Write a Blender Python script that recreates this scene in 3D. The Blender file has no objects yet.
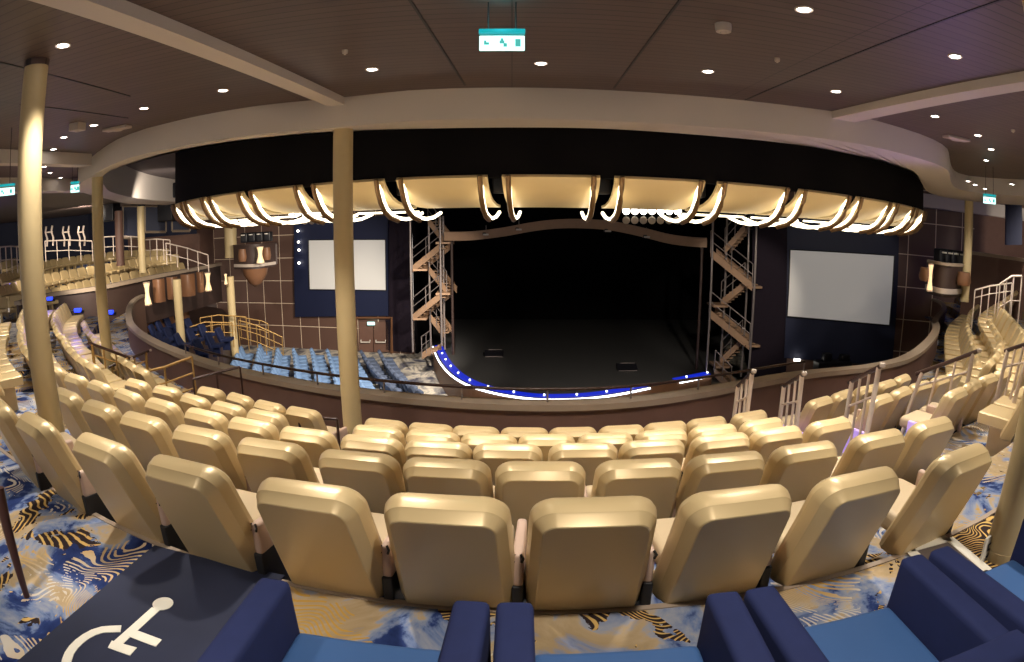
import bpy, bmesh, math, random
from mathutils import Vector, Matrix
random.seed(7)
S = bpy.context.scene
COL = S.collection
PI = math.pi

# ---------------------------------------------------------------- camera model (wide action-camera lens, equisolid)
H = 1.92; FPX = 624.8; PITCH = math.radians(10.8)
def ray(x, y):
    x -= 512; y = -(y-331.0); r = math.hypot(x, y)+1e-9; t = 2*math.asin(min(.999, r/(2*FPX)))
    dx, dy, dz = math.sin(t)*x/r, math.cos(t), math.sin(t)*y/r
    c, s = math.cos(PITCH), math.sin(PITCH)
    return Vector((dx, dy*c+dz*s, dz*c-dy*s))
def at_z(x, y, z):
    d = ray(x, y); t = (z-H)/d.z
    return Vector((d.x*t, d.y*t, z))
def at_dist(x, y, D):
    d = ray(x, y); t = D/math.hypot(d.x, d.y)
    return Vector((d.x*t, d.y*t, H+d.z*t))
def at_plane(x, y, A, B, off=0.0):
    d = ray(x, y); n = Vector((-(B[1]-A[1]), B[0]-A[0])).normalized()
    if n.dot(Vector((A[0], A[1]))) < 0: n = -n
    t = (n.dot(Vector((A[0], A[1])))-off)/(n.x*d.x+n.y*d.y)
    return Vector((d.x*t, d.y*t, H+d.z*t))

cam = bpy.data.cameras.new('camera'); camo = bpy.data.objects.new('camera', cam); COL.objects.link(camo)
camo.location = (0, 0, H); camo.rotation_euler = (PI/2-PITCH, 0, 0)
cam.type = 'PANO'; cam.sensor_width = 36; cam.sensor_fit = 'HORIZONTAL'
for holder in (cam, getattr(cam, 'cycles', None)):
    try:
        holder.panorama_type = 'FISHEYE_EQUISOLID'; holder.fisheye_lens = FPX*36/1024; holder.fisheye_fov = PI*1.2
    except Exception: pass
cam.lens = 17.5; cam.clip_end = 200; cam.clip_start = .05
S.camera = camo
S.view_settings.view_transform = 'Standard'; S.view_settings.look = 'None'
S.view_settings.gamma = 1; S.view_settings.use_curve_mapping = False; S.view_settings.exposure = 0
S.cycles.use_denoising = True
S.cycles.max_bounces = 5; S.cycles.diffuse_bounces = 3; S.cycles.glossy_bounces = 2
S.cycles.sample_clamp_indirect = 4
try: S.cycles.use_light_tree = True
except Exception: pass
w = bpy.data.worlds.new('world'); S.world = w; w.use_nodes = True
w.node_tree.nodes['Background'].inputs[0].default_value = (1, .9, .82, 1)
w.node_tree.nodes['Background'].inputs[1].default_value = 1.05

# ---------------------------------------------------------------- materials
def srgb(r, g, b):
    f = lambda c: (c/255/12.92 if c/255 <= .04045 else ((c/255+.055)/1.055)**2.4)
    return (f(r), f(g), f(b), 1)
def new_mat(name):
    m = bpy.data.materials.new(name); m.use_nodes = True
    nt = m.node_tree; return m, nt, nt.nodes['Principled BSDF']
def node(nt, t, **kw):
    n = nt.nodes.new(t)
    for k, v in kw.items(): setattr(n, k, v)
    return n
def plain(name, col, rough=.5, metal=0, spec=.5, var=.12, scale=6, bump=0):
    m, nt, b = new_mat(name)
    b.inputs['Roughness'].default_value = rough; b.inputs['Metallic'].default_value = metal
    b.inputs['Specular IOR Level'].default_value = spec
    tc = node(nt, 'ShaderNodeTexCoord'); nz = node(nt, 'ShaderNodeTexNoise')
    nz.inputs['Scale'].default_value = scale; nz.inputs['Detail'].default_value = 3
    nt.links.new(tc.outputs['Object'], nz.inputs['Vector'])
    mr = node(nt, 'ShaderNodeMapRange'); mr.inputs['To Min'].default_value = 1-var; mr.inputs['To Max'].default_value = 1+var
    nt.links.new(nz.outputs['Fac'], mr.inputs['Value'])
    mx = node(nt, 'ShaderNodeVectorMath', operation='SCALE'); mx.inputs[0].default_value = col[:3]
    nt.links.new(mr.outputs['Result'], mx.inputs['Scale']); nt.links.new(mx.outputs['Vector'], b.inputs['Base Color'])
    if bump:
        bp = node(nt, 'ShaderNodeBump'); bp.inputs['Strength'].default_value = bump; bp.inputs['Distance'].default_value = .01
        n2 = node(nt, 'ShaderNodeTexNoise'); n2.inputs['Scale'].default_value = 60
        nt.links.new(tc.outputs['Object'], n2.inputs['Vector'])
        nt.links.new(n2.outputs['Fac'], bp.inputs['Height']); nt.links.new(bp.outputs['Normal'], b.inputs['Normal'])
    return m
def emit(name, col, s, base=(.02, .02, .02, 1)):
    m, nt, b = new_mat(name)
    b.inputs['Base Color'].default_value = base
    b.inputs['Emission Color'].default_value = col; b.inputs['Emission Strength'].default_value = s
    return m
M = {}
M['leather'] = plain('champagne leather', srgb(217, 191, 142), .38, .2, .5, .05, 3)
lb = M['leather'].node_tree.nodes['Principled BSDF']; lb.inputs['Coat Weight'].default_value = .3; lb.inputs['Coat Roughness'].default_value = .3
M['leather_dark'] = plain('champagne leather cushion', srgb(204, 182, 148), .5, 0, .4, .05, 3)
M['black'] = plain('black metal', (.012, .011, .012, 1), .5)
M['void'] = plain('black stage cloth', (.0035, .003, .0045, 1), .9, 0, .1)
M['arm_pink'] = plain('pale arm pad', srgb(205, 176, 158), .5)
M['column'] = plain('beige column paint', srgb(196, 176, 134), .45, 0, .4, .04)
M['cream'] = plain('cream beam paint', srgb(212, 202, 194), .7, 0, .3, .03, 2)
M['ledge'] = plain('grey beige ledge', srgb(160, 142, 124), .45)
M['brownwall'] = plain('brown wall veneer', srgb(112, 84, 74), .5, 0, .35, .15, 4)
M['tanwall'] = plain('tan barrel veneer', srgb(122, 86, 62), .45, 0, .4, .15, 4)
M['darkbrown'] = plain('dark brown panel', srgb(62, 46, 42), .5)
M['navywall'] = plain('navy wall paint', srgb(24, 30, 58), .7)
M['navypanel'] = plain('navy screen surround', srgb(16, 26, 60), .6)
M['purplewall'] = plain('dark plum cloth', srgb(30, 22, 34), .8, 0, .2)
M['screen'] = emit('blank projection screen', srgb(205, 202, 200), .22, srgb(210, 208, 204))  # emission stands in for light falling on the white screen
M['stage'] = plain('black stage floor', (.06, .06, .062, 1), .5, 0, .5)
M['stairmetal'] = plain('bronze stair plate', srgb(168, 136, 110), .5, .1)
M['pipe'] = plain('grey steel pipe', srgb(150, 140, 138), .4, .5)
M['rail'] = plain('dark wooden rail', srgb(62, 40, 34), .35)
M['post'] = plain('pale painted post', srgb(228, 210, 196), .4)
M['brass'] = plain('brass post', srgb(176, 140, 84), .4, .4)
M['veneer'] = plain('pale maple veneer', srgb(232, 208, 160), .45, 0, .4, .04, 2)
M['veneer_rib'] = plain('bronze rib', srgb(120, 92, 62), .4, .4)
M['warm'] = emit('warm light tube', (1, .86, .6, 1), 4.5)
M['lamp'] = emit('white lamp lens', (1, .93, .8, 1), 9)
M['down'] = emit('downlight lens', (1, .93, .84, 1), 22)
M['led'] = emit('white stage led', (.85, .92, 1, 1), 5)
M['blue'] = emit('blue stage led', (.01, .04, 1, 1), .55)
M['bluedot'] = emit('blue step light', (.02, .06, 1, 1), 2.2)
M['sconce'] = emit('lit sconce shade', (1, .72, .42, 1), .75, srgb(220, 190, 140))
M['cyan'] = emit('cyan exit box', (.0, .5, .55, 1), .8)
M['exitface'] = emit('exit sign face', (.55, 1, .92, 1), 2.2)
M['exitglyph'] = emit('exit sign figure', (.1, .62, .55, 1), .8)
M['white'] = plain('white paint', srgb(226, 220, 205), .6)
M['fixture'] = plain('white plastic', srgb(190, 176, 165), .5)
M['velvet'] = plain('navy velvet', srgb(36, 44, 84), .85, 0, .25, .12, 14)
M['bluevinyl'] = plain('blue vinyl seat', srgb(62, 96, 146), .5, 0, .4, .06, 5)
M['mat'] = plain('dark navy floor mat', srgb(36, 40, 60), .75, 0, .3, .45, 2.2)
M['matgrey'] = plain('grey floor mat', srgb(96, 84, 78), .8)
M['wood'] = plain('dark red wood', srgb(70, 40, 34), .4)
M['stalls'] = plain('pale blue stalls fabric', srgb(128, 160, 204), .7, 0, .3)
M['stalls_dark'] = plain('grey blue stalls fabric', srgb(92, 104, 130), .7, 0, .3)
M['navyseat'] = plain('navy seat fabric', srgb(26, 36, 72), .7, 0, .3)
M['white_rib'] = plain('pale seat edge', srgb(220, 214, 205), .5)
M['plum_light'] = emit('violet step glow', (.25, .12, 1, 1), .55, srgb(200, 180, 190))  # glow imitates violet light falling on the seat end panels
M['slate'] = plain('dark grey equipment', srgb(24, 24, 30), .4)
M['greyceil'] = plain('grey upper ceiling', srgb(96, 86, 88), .8)

def planks():
    m, nt, b = new_mat('dark brown plank ceiling')
    b.inputs['Roughness'].default_value = .5
    tc = node(nt, 'ShaderNodeTexCoord'); mp = node(nt, 'ShaderNodeMapping')
    nt.links.new(tc.outputs['Object'], mp.inputs['Vector'])
    br = node(nt, 'ShaderNodeTexBrick'); br.offset = .0
    br.inputs['Color1'].default_value = srgb(90, 73, 69); br.inputs['Color2'].default_value = srgb(84, 68, 65)
    br.inputs['Mortar'].default_value = srgb(38, 28, 26); br.inputs['Scale'].default_value = 1
    br.inputs['Mortar Size'].default_value = .006; br.inputs['Brick Width'].default_value = 2.4; br.inputs['Row Height'].default_value = .11
    br.inputs['Mortar Smooth'].default_value = .3
    nt.links.new(mp.outputs['Vector'], br.inputs['Vector'])
    nz = node(nt, 'ShaderNodeTexNoise'); nz.inputs['Scale'].default_value = 1.2; nz.inputs['Detail'].default_value = 4
    mp2 = node(nt, 'ShaderNodeMapping'); mp2.inputs['Scale'].default_value = (1, 9, 1)
    nt.links.new(tc.outputs['Object'], mp2.inputs['Vector']); nt.links.new(mp2.outputs['Vector'], nz.inputs['Vector'])
    mr = node(nt, 'ShaderNodeMapRange'); mr.inputs['To Min'].default_value = .78; mr.inputs['To Max'].default_value = 1.2
    nt.links.new(nz.outputs['Fac'], mr.inputs['Value'])
    sc = node(nt, 'ShaderNodeVectorMath', operation='SCALE')
    nt.links.new(br.outputs['Color'], sc.inputs[0]); nt.links.new(mr.outputs['Result'], sc.inputs['Scale'])
    nt.links.new(sc.outputs['Vector'], b.inputs['Base Color'])
    return m
M['planks'] = planks()

def gridwall():
    m, nt, b = new_mat('brown wall panels with pale joints')
    b.inputs['Roughness'].default_value = .5
    uv = node(nt, 'ShaderNodeUVMap')
    br = node(nt, 'ShaderNodeTexBrick'); br.offset = 0
    br.inputs['Color1'].default_value = srgb(104, 78, 68); br.inputs['Color2'].default_value = srgb(96, 72, 64)
    br.inputs['Mortar'].default_value = srgb(236, 214, 190); br.inputs['Scale'].default_value = 1
    br.inputs['Mortar Size'].default_value = .018; br.inputs['Brick Width'].default_value = 1.15; br.inputs['Row Height'].default_value = 1.22
    nt.links.new(uv.outputs['UV'], br.inputs['Vector']); nt.links.new(br.outputs['Color'], b.inputs['Base Color'])
    return m
M['gridwall'] = gridwall()

def carpet_near():
    m, nt, b = new_mat('abstract ink carpet')
    b.inputs['Roughness'].default_value = .95; b.inputs['Specular IOR Level'].default_value = .1
    L = nt.links.new
    tc = node(nt, 'ShaderNodeTexCoord')
    def noise(scale, detail, dist=0, off=0):
        mp = node(nt, 'ShaderNodeMapping'); mp.inputs['Location'].default_value = (off, off*.7, 0)
        L(tc.outputs['Object'], mp.inputs['Vector'])
        n = node(nt, 'ShaderNodeTexNoise'); n.inputs['Scale'].default_value = scale; n.inputs['Detail'].default_value = detail
        n.inputs['Roughness'].default_value = .6; n.inputs['Distortion'].default_value = dist; L(mp.outputs['Vector'], n.inputs['Vector']); return n.outputs['Fac']
    def ramp(fac, stops, interp='LINEAR'):
        r = node(nt, 'ShaderNodeValToRGB'); r.color_ramp.interpolation = interp
        e = r.color_ramp.elements
        while len(e) < len(stops): e.new(.5)
        for q, (p, c) in zip(e, stops): q.position = p; q.color = c
        L(fac, r.inputs['Fac']); return r.outputs['Color']
    def math_(op, a, bb):
        n = node(nt, 'ShaderNodeMath', operation=op)
        for i, v in enumerate((a, bb)):
            if isinstance(v, (int, float)): n.inputs[i].default_value = v
            else: L(v, n.inputs[i])
        return n.outputs[0]
    def mix(f, a, bb):
        n = node(nt, 'ShaderNodeMix', data_type='RGBA')
        if isinstance(f, (int, float)): n.inputs[0].default_value = f
        else: L(f, n.inputs[0])
        L(a, n.inputs[6]); L(bb, n.inputs[7]); return n.outputs[2]
    big = noise(1.7, 9, .8, 3.1)
    base = ramp(big, [(.30, srgb(24, 32, 70)), (.42, srgb(42, 58, 106)), (.455, srgb(104, 120, 156)), (.51, srgb(146, 150, 162)),
                      (.54, srgb(174, 152, 120)), (.61, srgb(160, 138, 104)), (.66, srgb(124, 132, 156)), (.73, srgb(30, 40, 84))])
    field = noise(1.0, 1.5, .6, 11.0)
    sx_ = node(nt, 'ShaderNodeSeparateXYZ'); L(tc.outputs['Object'], sx_.inputs[0])
    lin_ = math_('ADD', math_('MULTIPLY', sx_.outputs[0], 84), math_('MULTIPLY', sx_.outputs[1], 110))
    waves = math_('SINE', math_('ADD', math_('ADD', math_('MULTIPLY', field, 300), math_('MULTIPLY', noise(8, 2, 0, 5.0), 5)), lin_), 0)
    lm = math_('GREATER_THAN', waves, .35)
    reg = math_('GREATER_THAN', noise(1.1, 6, .4, 27.0), .51)
    lines = ramp(noise(1.1, 1, 0, 40), [(.45, srgb(196, 188, 176)), (.57, srgb(186, 146, 70))])
    c1 = mix(math_('MULTIPLY', lm, reg), base, lines)
    reg2 = math_('LESS_THAN', noise(1.1, 6, .4, 27.0), .45)
    dark = ramp(waves, [(.3, srgb(46, 36, 36)), (.62, srgb(196, 160, 96))])
    reg3 = math_('GREATER_THAN', noise(1.3, 6, .8, 61.0), .52)
    c2 = mix(math_('MULTIPLY', reg2, reg3), c1, dark)
    L(c2, b.inputs['Base Color']); return m
M['carpet'] = carpet_near()

def carpet_far():
    m, nt, b = new_mat('pale streaked stalls carpet')
    b.inputs['Roughness'].default_value = .95
    L = nt.links.new
    tc = node(nt, 'ShaderNodeTexCoord'); mp = node(nt, 'ShaderNodeMapping'); mp.inputs['Scale'].default_value = (1, .6, 1); mp.inputs['Rotation'].default_value = (0, 0, .5)
    L(tc.outputs['Object'], mp.inputs['Vector'])
    n = node(nt, 'ShaderNodeTexNoise'); n.inputs['Scale'].default_value = 1.6; n.inputs['Detail'].default_value = 5; n.inputs['Distortion'].default_value = .8
    L(mp.outputs['Vector'], n.inputs['Vector'])
    r = node(nt, 'ShaderNodeValToRGB'); e = r.color_ramp.elements
    for p, c in ((.36, srgb(84, 84, 100)), (.46, srgb(160, 156, 152)), (.56, srgb(216, 206, 190)), (.68, srgb(150, 146, 150))):
        if p in (.36,): q = e[0]
        elif p == .68: q = e[-1]
        else: q = e.new(p)
        q.position = p; q.color = c
    L(n.outputs['Fac'], r.inputs['Fac']); L(r.outputs['Color'], b.inputs['Base Color']); return m
M['carpet_far'] = carpet_far()

# ---------------------------------------------------------------- mesh helpers
class MB:
    def __init__(s): s.v = []; s.f = []; s.uv = {}
    def add(s, vs, fs):
        o = len(s.v); s.v += [tuple(p) for p in vs]; s.f += [[i+o for i in f] for f in fs]; return s
    def box(s, c, d, mat=None, bev=0):
        bm = bmesh.new(); bmesh.ops.create_cube(bm, size=1)
        for v in bm.verts: v.co = Vector((v.co.x*d[0], v.co.y*d[1], v.co.z*d[2]))
        if bev: bmesh.ops.bevel(bm, geom=bm.edges[:], offset=bev, segments=3, profile=.6, affect='EDGES')
        for v in bm.verts:
            v.co = v.co+Vector(c)
            if mat: v.co = mat @ v.co
        bm.verts.index_update()
        s.add([v.co[:] for v in bm.verts], [[v.index for v in f.verts] for f in bm.faces]); bm.free(); return s
    def tube(s, path, r, n=8, caps=True):
        path = [Vector(p) for p in path]; vs = []; fs = []
        for i, p in enumerate(path):
            t = (path[min(i+1, len(path)-1)]-path[max(i-1, 0)]).normalized()
            a = Vector((0, 0, 1)) if abs(t.z) < .9 else Vector((1, 0, 0))
            u = t.cross(a).normalized(); v = t.cross(u)
            rr = r[i] if isinstance(r, (list, tuple)) else r
            for k in range(n):
                q = 2*PI*k/n; vs.append(p+u*math.cos(q)*rr+v*math.sin(q)*rr)
        for i in range(len(path)-1):
            for k in range(n):
                fs.append([i*n+k, i*n+(k+1) % n, (i+1)*n+(k+1) % n, (i+1)*n+k])
        if caps: fs.append(list(range(n))[::-1]); fs.append([(len(path)-1)*n+k for k in range(n)])
        return s.add(vs, fs)
    def strip(s, rows, closed=False):
        """rows: list of equal-length point lists; skins between successive lists"""
        n = len(rows[0]); vs = [p for r in rows for p in r]; fs = []
        for i in range(len(rows)-1):
            for k in range(n-1): fs.append([i*n+k, i*n+k+1, (i+1)*n+k+1, (i+1)*n+k])
            if closed: fs.append([i*n+n-1, i*n, (i+1)*n, (i+1)*n+n-1])
        return s.add(vs, fs)
    def loop_sweep(s, paths):
        """paths: section corners, each a list of points along the sweep; closed section with end caps"""
        m = len(paths); n = len(paths[0]); vs = [p for q in paths for p in q]; fs = []
        for j in range(m):
            a = j*n; b = ((j+1) % m)*n
            for k in range(n-1): fs.append([a+k, a+k+1, b+k+1, b+k])
        fs.append([j*n for j in range(m)]); fs.append([j*n+n-1 for j in range(m)][::-1])
        return s.add(vs, fs)
    def prism(s, poly, z0, z1):
        n = len(poly); vs = [(p[0], p[1], z0) for p in poly]+[(p[0], p[1], z1) for p in poly]
        fs = [list(range(n))[::-1], list(range(n, 2*n))]+[[i, (i+1) % n, n+(i+1) % n, n+i] for i in range(n)]
        return s.add(vs, fs)
    def slab(s, pts, off):
        """pts: planar polygon (3D), thickened by vector off"""
        n = len(pts); pts = [Vector(p) for p in pts]; off = Vector(off)
        fs = [list(range(n))[::-1], list(range(n, 2*n))]+[[i, (i+1) % n, n+(i+1) % n, n+i] for i in range(n)]
        return s.add(pts+[p+off for p in pts], fs)
    def lathe(s, prof, c=(0, 0, 0), n=24):
        vs = []; fs = []
        for r, z in prof:
            for k in range(n):
                q = 2*PI*k/n; vs.append((c[0]+r*math.cos(q), c[1]+r*math.sin(q), c[2]+z))
        for i in range(len(prof)-1):
            for k in range(n): fs.append([i*n+k, i*n+(k+1) % n, (i+1)*n+(k+1) % n, (i+1)*n+k])
        fs.append(list(range(n))[::-1]); fs.append([(len(prof)-1)*n+k for k in range(n)])
        return s.add(vs, fs)
    def mesh(s, name, mat, smooth=None):
        me = bpy.data.meshes.new(name); me.from_pydata(s.v, [], s.f)
        bm = bmesh.new(); bm.from_mesh(me); bmesh.ops.recalc_face_normals(bm, faces=bm.faces[:])
        if smooth:
            for f in bm.faces: f.smooth = True
            for e in bm.edges:
                if len(e.link_faces) == 2 and e.calc_face_angle(0) > math.radians(smooth): e.smooth = False
        bm.to_mesh(me); bm.free(); me.materials.append(M[mat]); return me
    def build(s, name, mat, parent=None, smooth=None):
        o = bpy.data.objects.new(name, s.mesh(name, mat, smooth)); COL.objects.link(o)
        if parent: o.parent = parent
        return o
def tag(o, label=None, cat=None, group=None, kind=None):
    if label: o['label'] = label
    if cat: o['category'] = cat
    if group: o['group'] = group
    if kind: o['kind'] = kind
    return o
def empty(name, loc=(0, 0, 0), rz=0):
    o = bpy.data.objects.new(name, None); COL.objects.link(o); o.location = loc; o.rotation_euler = (0, 0, rz); o.empty_display_size = .1
    return o
def inst(mesh, name, parent):
    o = bpy.data.objects.new(name, mesh); COL.objects.link(o); o.parent = parent; return o
KIDS = {}
def copy_tree(o, parent=None):
    c = o.copy(); COL.objects.link(c); c.parent = parent
    for ch in list(o.children): copy_tree(ch, c)
    return c
def struct(name, mb, mat, smooth=None):
    o = mb.build(name, mat, None, smooth); o['kind'] = 'structure'; return o
ORD = 'zeroth first second third fourth fifth sixth seventh eighth ninth tenth eleventh twelfth thirteenth fourteenth fifteenth sixteenth seventeenth eighteenth nineteenth twentieth twenty-first twenty-second twenty-third twenty-fourth twenty-fifth twenty-sixth twenty-seventh twenty-eighth'.split()
def lerp_table(t, x):
    if x <= t[0][0]: return t[0][1]
    for (a, va), (b, vb) in zip(t, t[1:]):
        if x <= b:
            u = (x-a)/(b-a); return va+(vb-va)*u
    return t[-1][1]
def smooth_path(pts, n):
    """Catmull-Rom through pts, resampled to n evenly spaced points"""
    pts = [Vector(p) for p in pts]; P = [2*pts[0]-pts[1]]+pts+[2*pts[-1]-pts[-2]]; fine = []
    for i in range(1, len(P)-2):
        a, b, c, d = P[i-1:i+3]
        for k in range(16):
            t = k/16; fine.append(.5*((2*b)+(c-a)*t+(2*a-5*b+4*c-d)*t*t+(3*b-a-3*c+d)*t**3))
    fine.append(pts[-1]); cum = [0]
    for a, b in zip(fine, fine[1:]): cum.append(cum[-1]+(b-a).length)
    out = []; j = 0
    for k in range(n):
        q = cum[-1]*k/(n-1)
        while j < len(cum)-2 and cum[j+1] < q: j += 1
        t = (q-cum[j])/max(1e-9, cum[j+1]-cum[j]); out.append(fine[j].lerp(fine[j+1], min(1, t)))
    return out
def path_len(pts): return sum((Vector(b)-Vector(a)).length for a, b in zip(pts, pts[1:]))
def offset_xy(pts, d):
    out = []
    for i, p in enumerate(pts):
        t = pts[min(i+1, len(pts)-1)]-pts[max(i-1, 0)]; n = Vector((-t.y, t.x, 0)).normalized(); out.append(p+n*d)
    return out
def lift(pts, z): return [Vector((p.x, p.y, z)) for p in pts]

# ---------------------------------------------------------------- the plan of the auditorium: rows curve round C
CX, CY = .45, 13.94
RK = [11.76-.95*k for k in range(5)]; STEP = .275
FL = [(0, 0), (30, 0), (35, .17), (45, .46), (54, .78), (62, 1.15), (72, 2.0), (80, 2.9), (90, 4.2), (100, 5.8), (112, 8.2)]
def flare(a): return lerp_table(FL, abs(a))
def polar(R, a, z=0):
    t = math.radians(a); return Vector((CX+R*math.sin(t), CY-R*math.cos(t), z))
def ang_of(p): return math.degrees(math.atan2(p[0]-CX, CY-p[1]))
def rad_of(p): return math.hypot(p[0]-CX, p[1]-CY)
ZRIM = -.45
rim_px = [(150, 290), (131, 312), (140, 332), (165, 346), (187, 355), (256, 374), (340, 389), (400, 396), (480, 402), (570, 404), (640, 400), (725, 386), (800, 372), (855, 367), (885, 366), (914, 354), (930, 338), (929, 314), (950, 300)]
rim_tab = sorted((ang_of(at_z(x, y, ZRIM)), rad_of(at_z(x, y, ZRIM))) for x, y in rim_px)
def rim_R(a):
    return sum(lerp_table(rim_tab, a+d) for d in (-6, -3, 0, 3, 6))/5
AL, AR = -112, 108
ANGS = [AL+i*(AR-AL)/110 for i in range(111)]
# tiered balcony floor
mb = MB()
def edge_R(k, a): return (11.73-.0006*min(abs(a), 20)**2 if k == 0 else RK[k]-.08)+flare(a)
for k in range(-1, 5):
    AA = [a for a in ANGS if a > {-1: -62, 0: -66, 1: -74, 2: -88, 3: -104, 4: -112.1}[k]]
    outer = [polar(edge_R(k, a) if k >= 0 else 30, a, -STEP*k) for a in AA]
    inner = [polar(max(edge_R(k+1, a), rim_R(a)) if k < 4 else rim_R(a), a, -STEP*k) for a in AA]
    rows = [outer, inner]
    if k < 4: rows.append([Vector((p.x, p.y, -STEP*(k+1))) for p in inner])
    mb.strip(rows)
struct('floor', mb, 'carpet')
mb = MB(); ee = [polar(edge_R(0, a)+.0, a) for a in ANGS if -45 < a < 30]; e2 = [polar(edge_R(0, a)+.035, a) for a in ANGS if -45 < a < 30]
mb.loop_sweep([lift(ee, STEP-.02), lift(ee, STEP+.006), lift(e2, STEP+.006), lift(e2, STEP-.02)]); struct('trim_step_nosing', mb, 'ledge')

# parapet in front of the front row with its ledge
mb = MB(); ml = MB()
pin = [polar(rim_R(a)+.02, a) for a in ANGS]; pout = [polar(rim_R(a)-.14, a) for a in ANGS]
mb.loop_sweep([lift(pin, -1.3), lift(pin, ZRIM-.07), lift(pout, ZRIM-.07), lift(pout, -5)])
struct('wall_parapet', mb, 'brownwall', 40)
lin = [polar(rim_R(a)+.06, a) for a in ANGS]; lout = [polar(rim_R(a)-.2, a) for a in ANGS]
ml.loop_sweep([lift(lin, ZRIM-.08), lift(lin, ZRIM), lift(lout, ZRIM), lift(lout, ZRIM-.08)])
struct('trim_parapet_ledge', ml, 'ledge', 40)
# guard rail over the ledge
gr = empty('guard_rail', polar(rim_R(0), 0, ZRIM)); tag(gr, 'dark tubular guard rail along the curved front parapet ledge', 'guard rail')
off = gr.location
mb = MB(); GA = [a for a in ANGS if -62 < a < 42]
mb.tube([polar(rim_R(a)-.08, a, ZRIM+.17)-off for a in GA], .022, 8); mb.build('top_rail', 'rail', gr, 60)
for i, a in enumerate(range(-60, 42, 10)):
    mb = MB(); mb.tube([polar(rim_R(a)-.08, a, ZRIM)-off, polar(rim_R(a)-.08, a, ZRIM+.17)-off], .014, 6); mb.build('post', 'pipe', gr, 60)

# ---------------------------------------------------------------- theatre seats
def outline(wb, wt, h, r, rb, n=6):
    """rounded outline in (x, s): width wb at bottom, wt near top"""
    pts = []
    def arc(cx, cy, rr, a0, a1):
        for i in range(n+1):
            a = a0+(a1-a0)*i/n; pts.append([cx+rr*math.cos(a), cy+rr*math.sin(a)])
    arc(wt/2-r, h-r, r, 0, PI/2); arc(-wt/2+r, h-r, r, PI/2, PI)
    arc(-wb/2+rb, rb, rb, PI, PI*1.5); arc(wb/2-rb, rb, rb, -PI/2, 0)
    return pts
def crown(pts, h, wt):   # slight arch of the top edge
    return [[x, s-.022*(x/(wt/2))**2*(max(0, s/h))**3] for x, s in pts]
def back_mesh(mb, wb=.53, wt=.498, h=.668, z0=.25, n=6, simple=False):
    # d: depth forward from the rear plane
    def layer(inset, insb, d, rr):
        pts = crown(outline(wb-2*inset, wt-2*inset, h-inset-insb, rr, .03, n), h, wt)
        return [(x, s+insb, d+.035*(1-abs(x)/(wt/2))*0) for x, s in pts]
    L = [layer(.052, .014, 0, .05), layer(.046, .010, .003, .055), layer(.018, .004, .050, .083), layer(.012, .003, .057, .087), layer(.004, .001, .088, .094), layer(0, 0, .118, .095), layer(.006, .006, .146, .09), layer(.024, .024, .168, .078), layer(.06, .05, .178, .05)]
    if simple: L = [layer(.045, .012, 0, .055), layer(.014, .0, .06, .085), layer(0, 0, .09, .095), layer(.0, .0, .12, .095), layer(.03, .03, .152, .07)]
    lean = math.radians(21.5)
    def P(q):
        x, s, d = q
        curve = .025*(1-(2*x/wt)**2)          # gently bowed towards the rear
        y = .165-s*math.sin(lean)+(d)*math.cos(lean)-curve
        return Vector((x, y-.0, z0+s*math.cos(lean)*1.0+d*math.sin(lean)*.5))
    N = len(L[0]); vs = [P(q) for l in L for q in l]; fs = []
    for i in range(len(L)-1):
        for k in range(N): fs.append([i*N+k, i*N+(k+1) % N, (i+1)*N+(k+1) % N, (i+1)*N+k])
    # caps as grids through a centre line: fan
    fs.append(list(range(N))[::-1]); fs.append([(len(L)-1)*N+k for k in range(N)])
    mb.add(vs, fs); return mb
seat_z = .92
near = empty('theatre_seat'); 
me_back = back_mesh(MB(), n=7).mesh('seat_back', 'leather', 21)
me_cush = MB().box((0, .40, .42), (.455, .44, .12), bev=.045).mesh('seat_cushion', 'leather_dark', 50)
mbx = MB(); mbx.box((.268, .32, .20), (.05, .34, .40), bev=.01)
me_sup = mbx.mesh('side_support', 'black', 40)
mbx = MB(); mbx.box((.268, .33, .475), (.046, .34, .17), bev=.02)
me_arm = mbx.mesh('armrest', 'arm_pink', 40)
me_hooks = [MB().tube([(.268+sx*.016, .158, .525), (.268+sx*.024, .155, .545), (.268+sx*.012, .165, .562)], .006, 6).mesh('hinge', 'black', 40) for sx in (-1, 1)]
inst(me_back, 'seat_back', near); inst(me_cush, 'seat_cushion', near); inst(me_sup, 'side_support', near)
a_ = inst(me_arm, 'armrest', near); [inst(m_, 'hinge', a_) for m_ in me_hooks]
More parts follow.
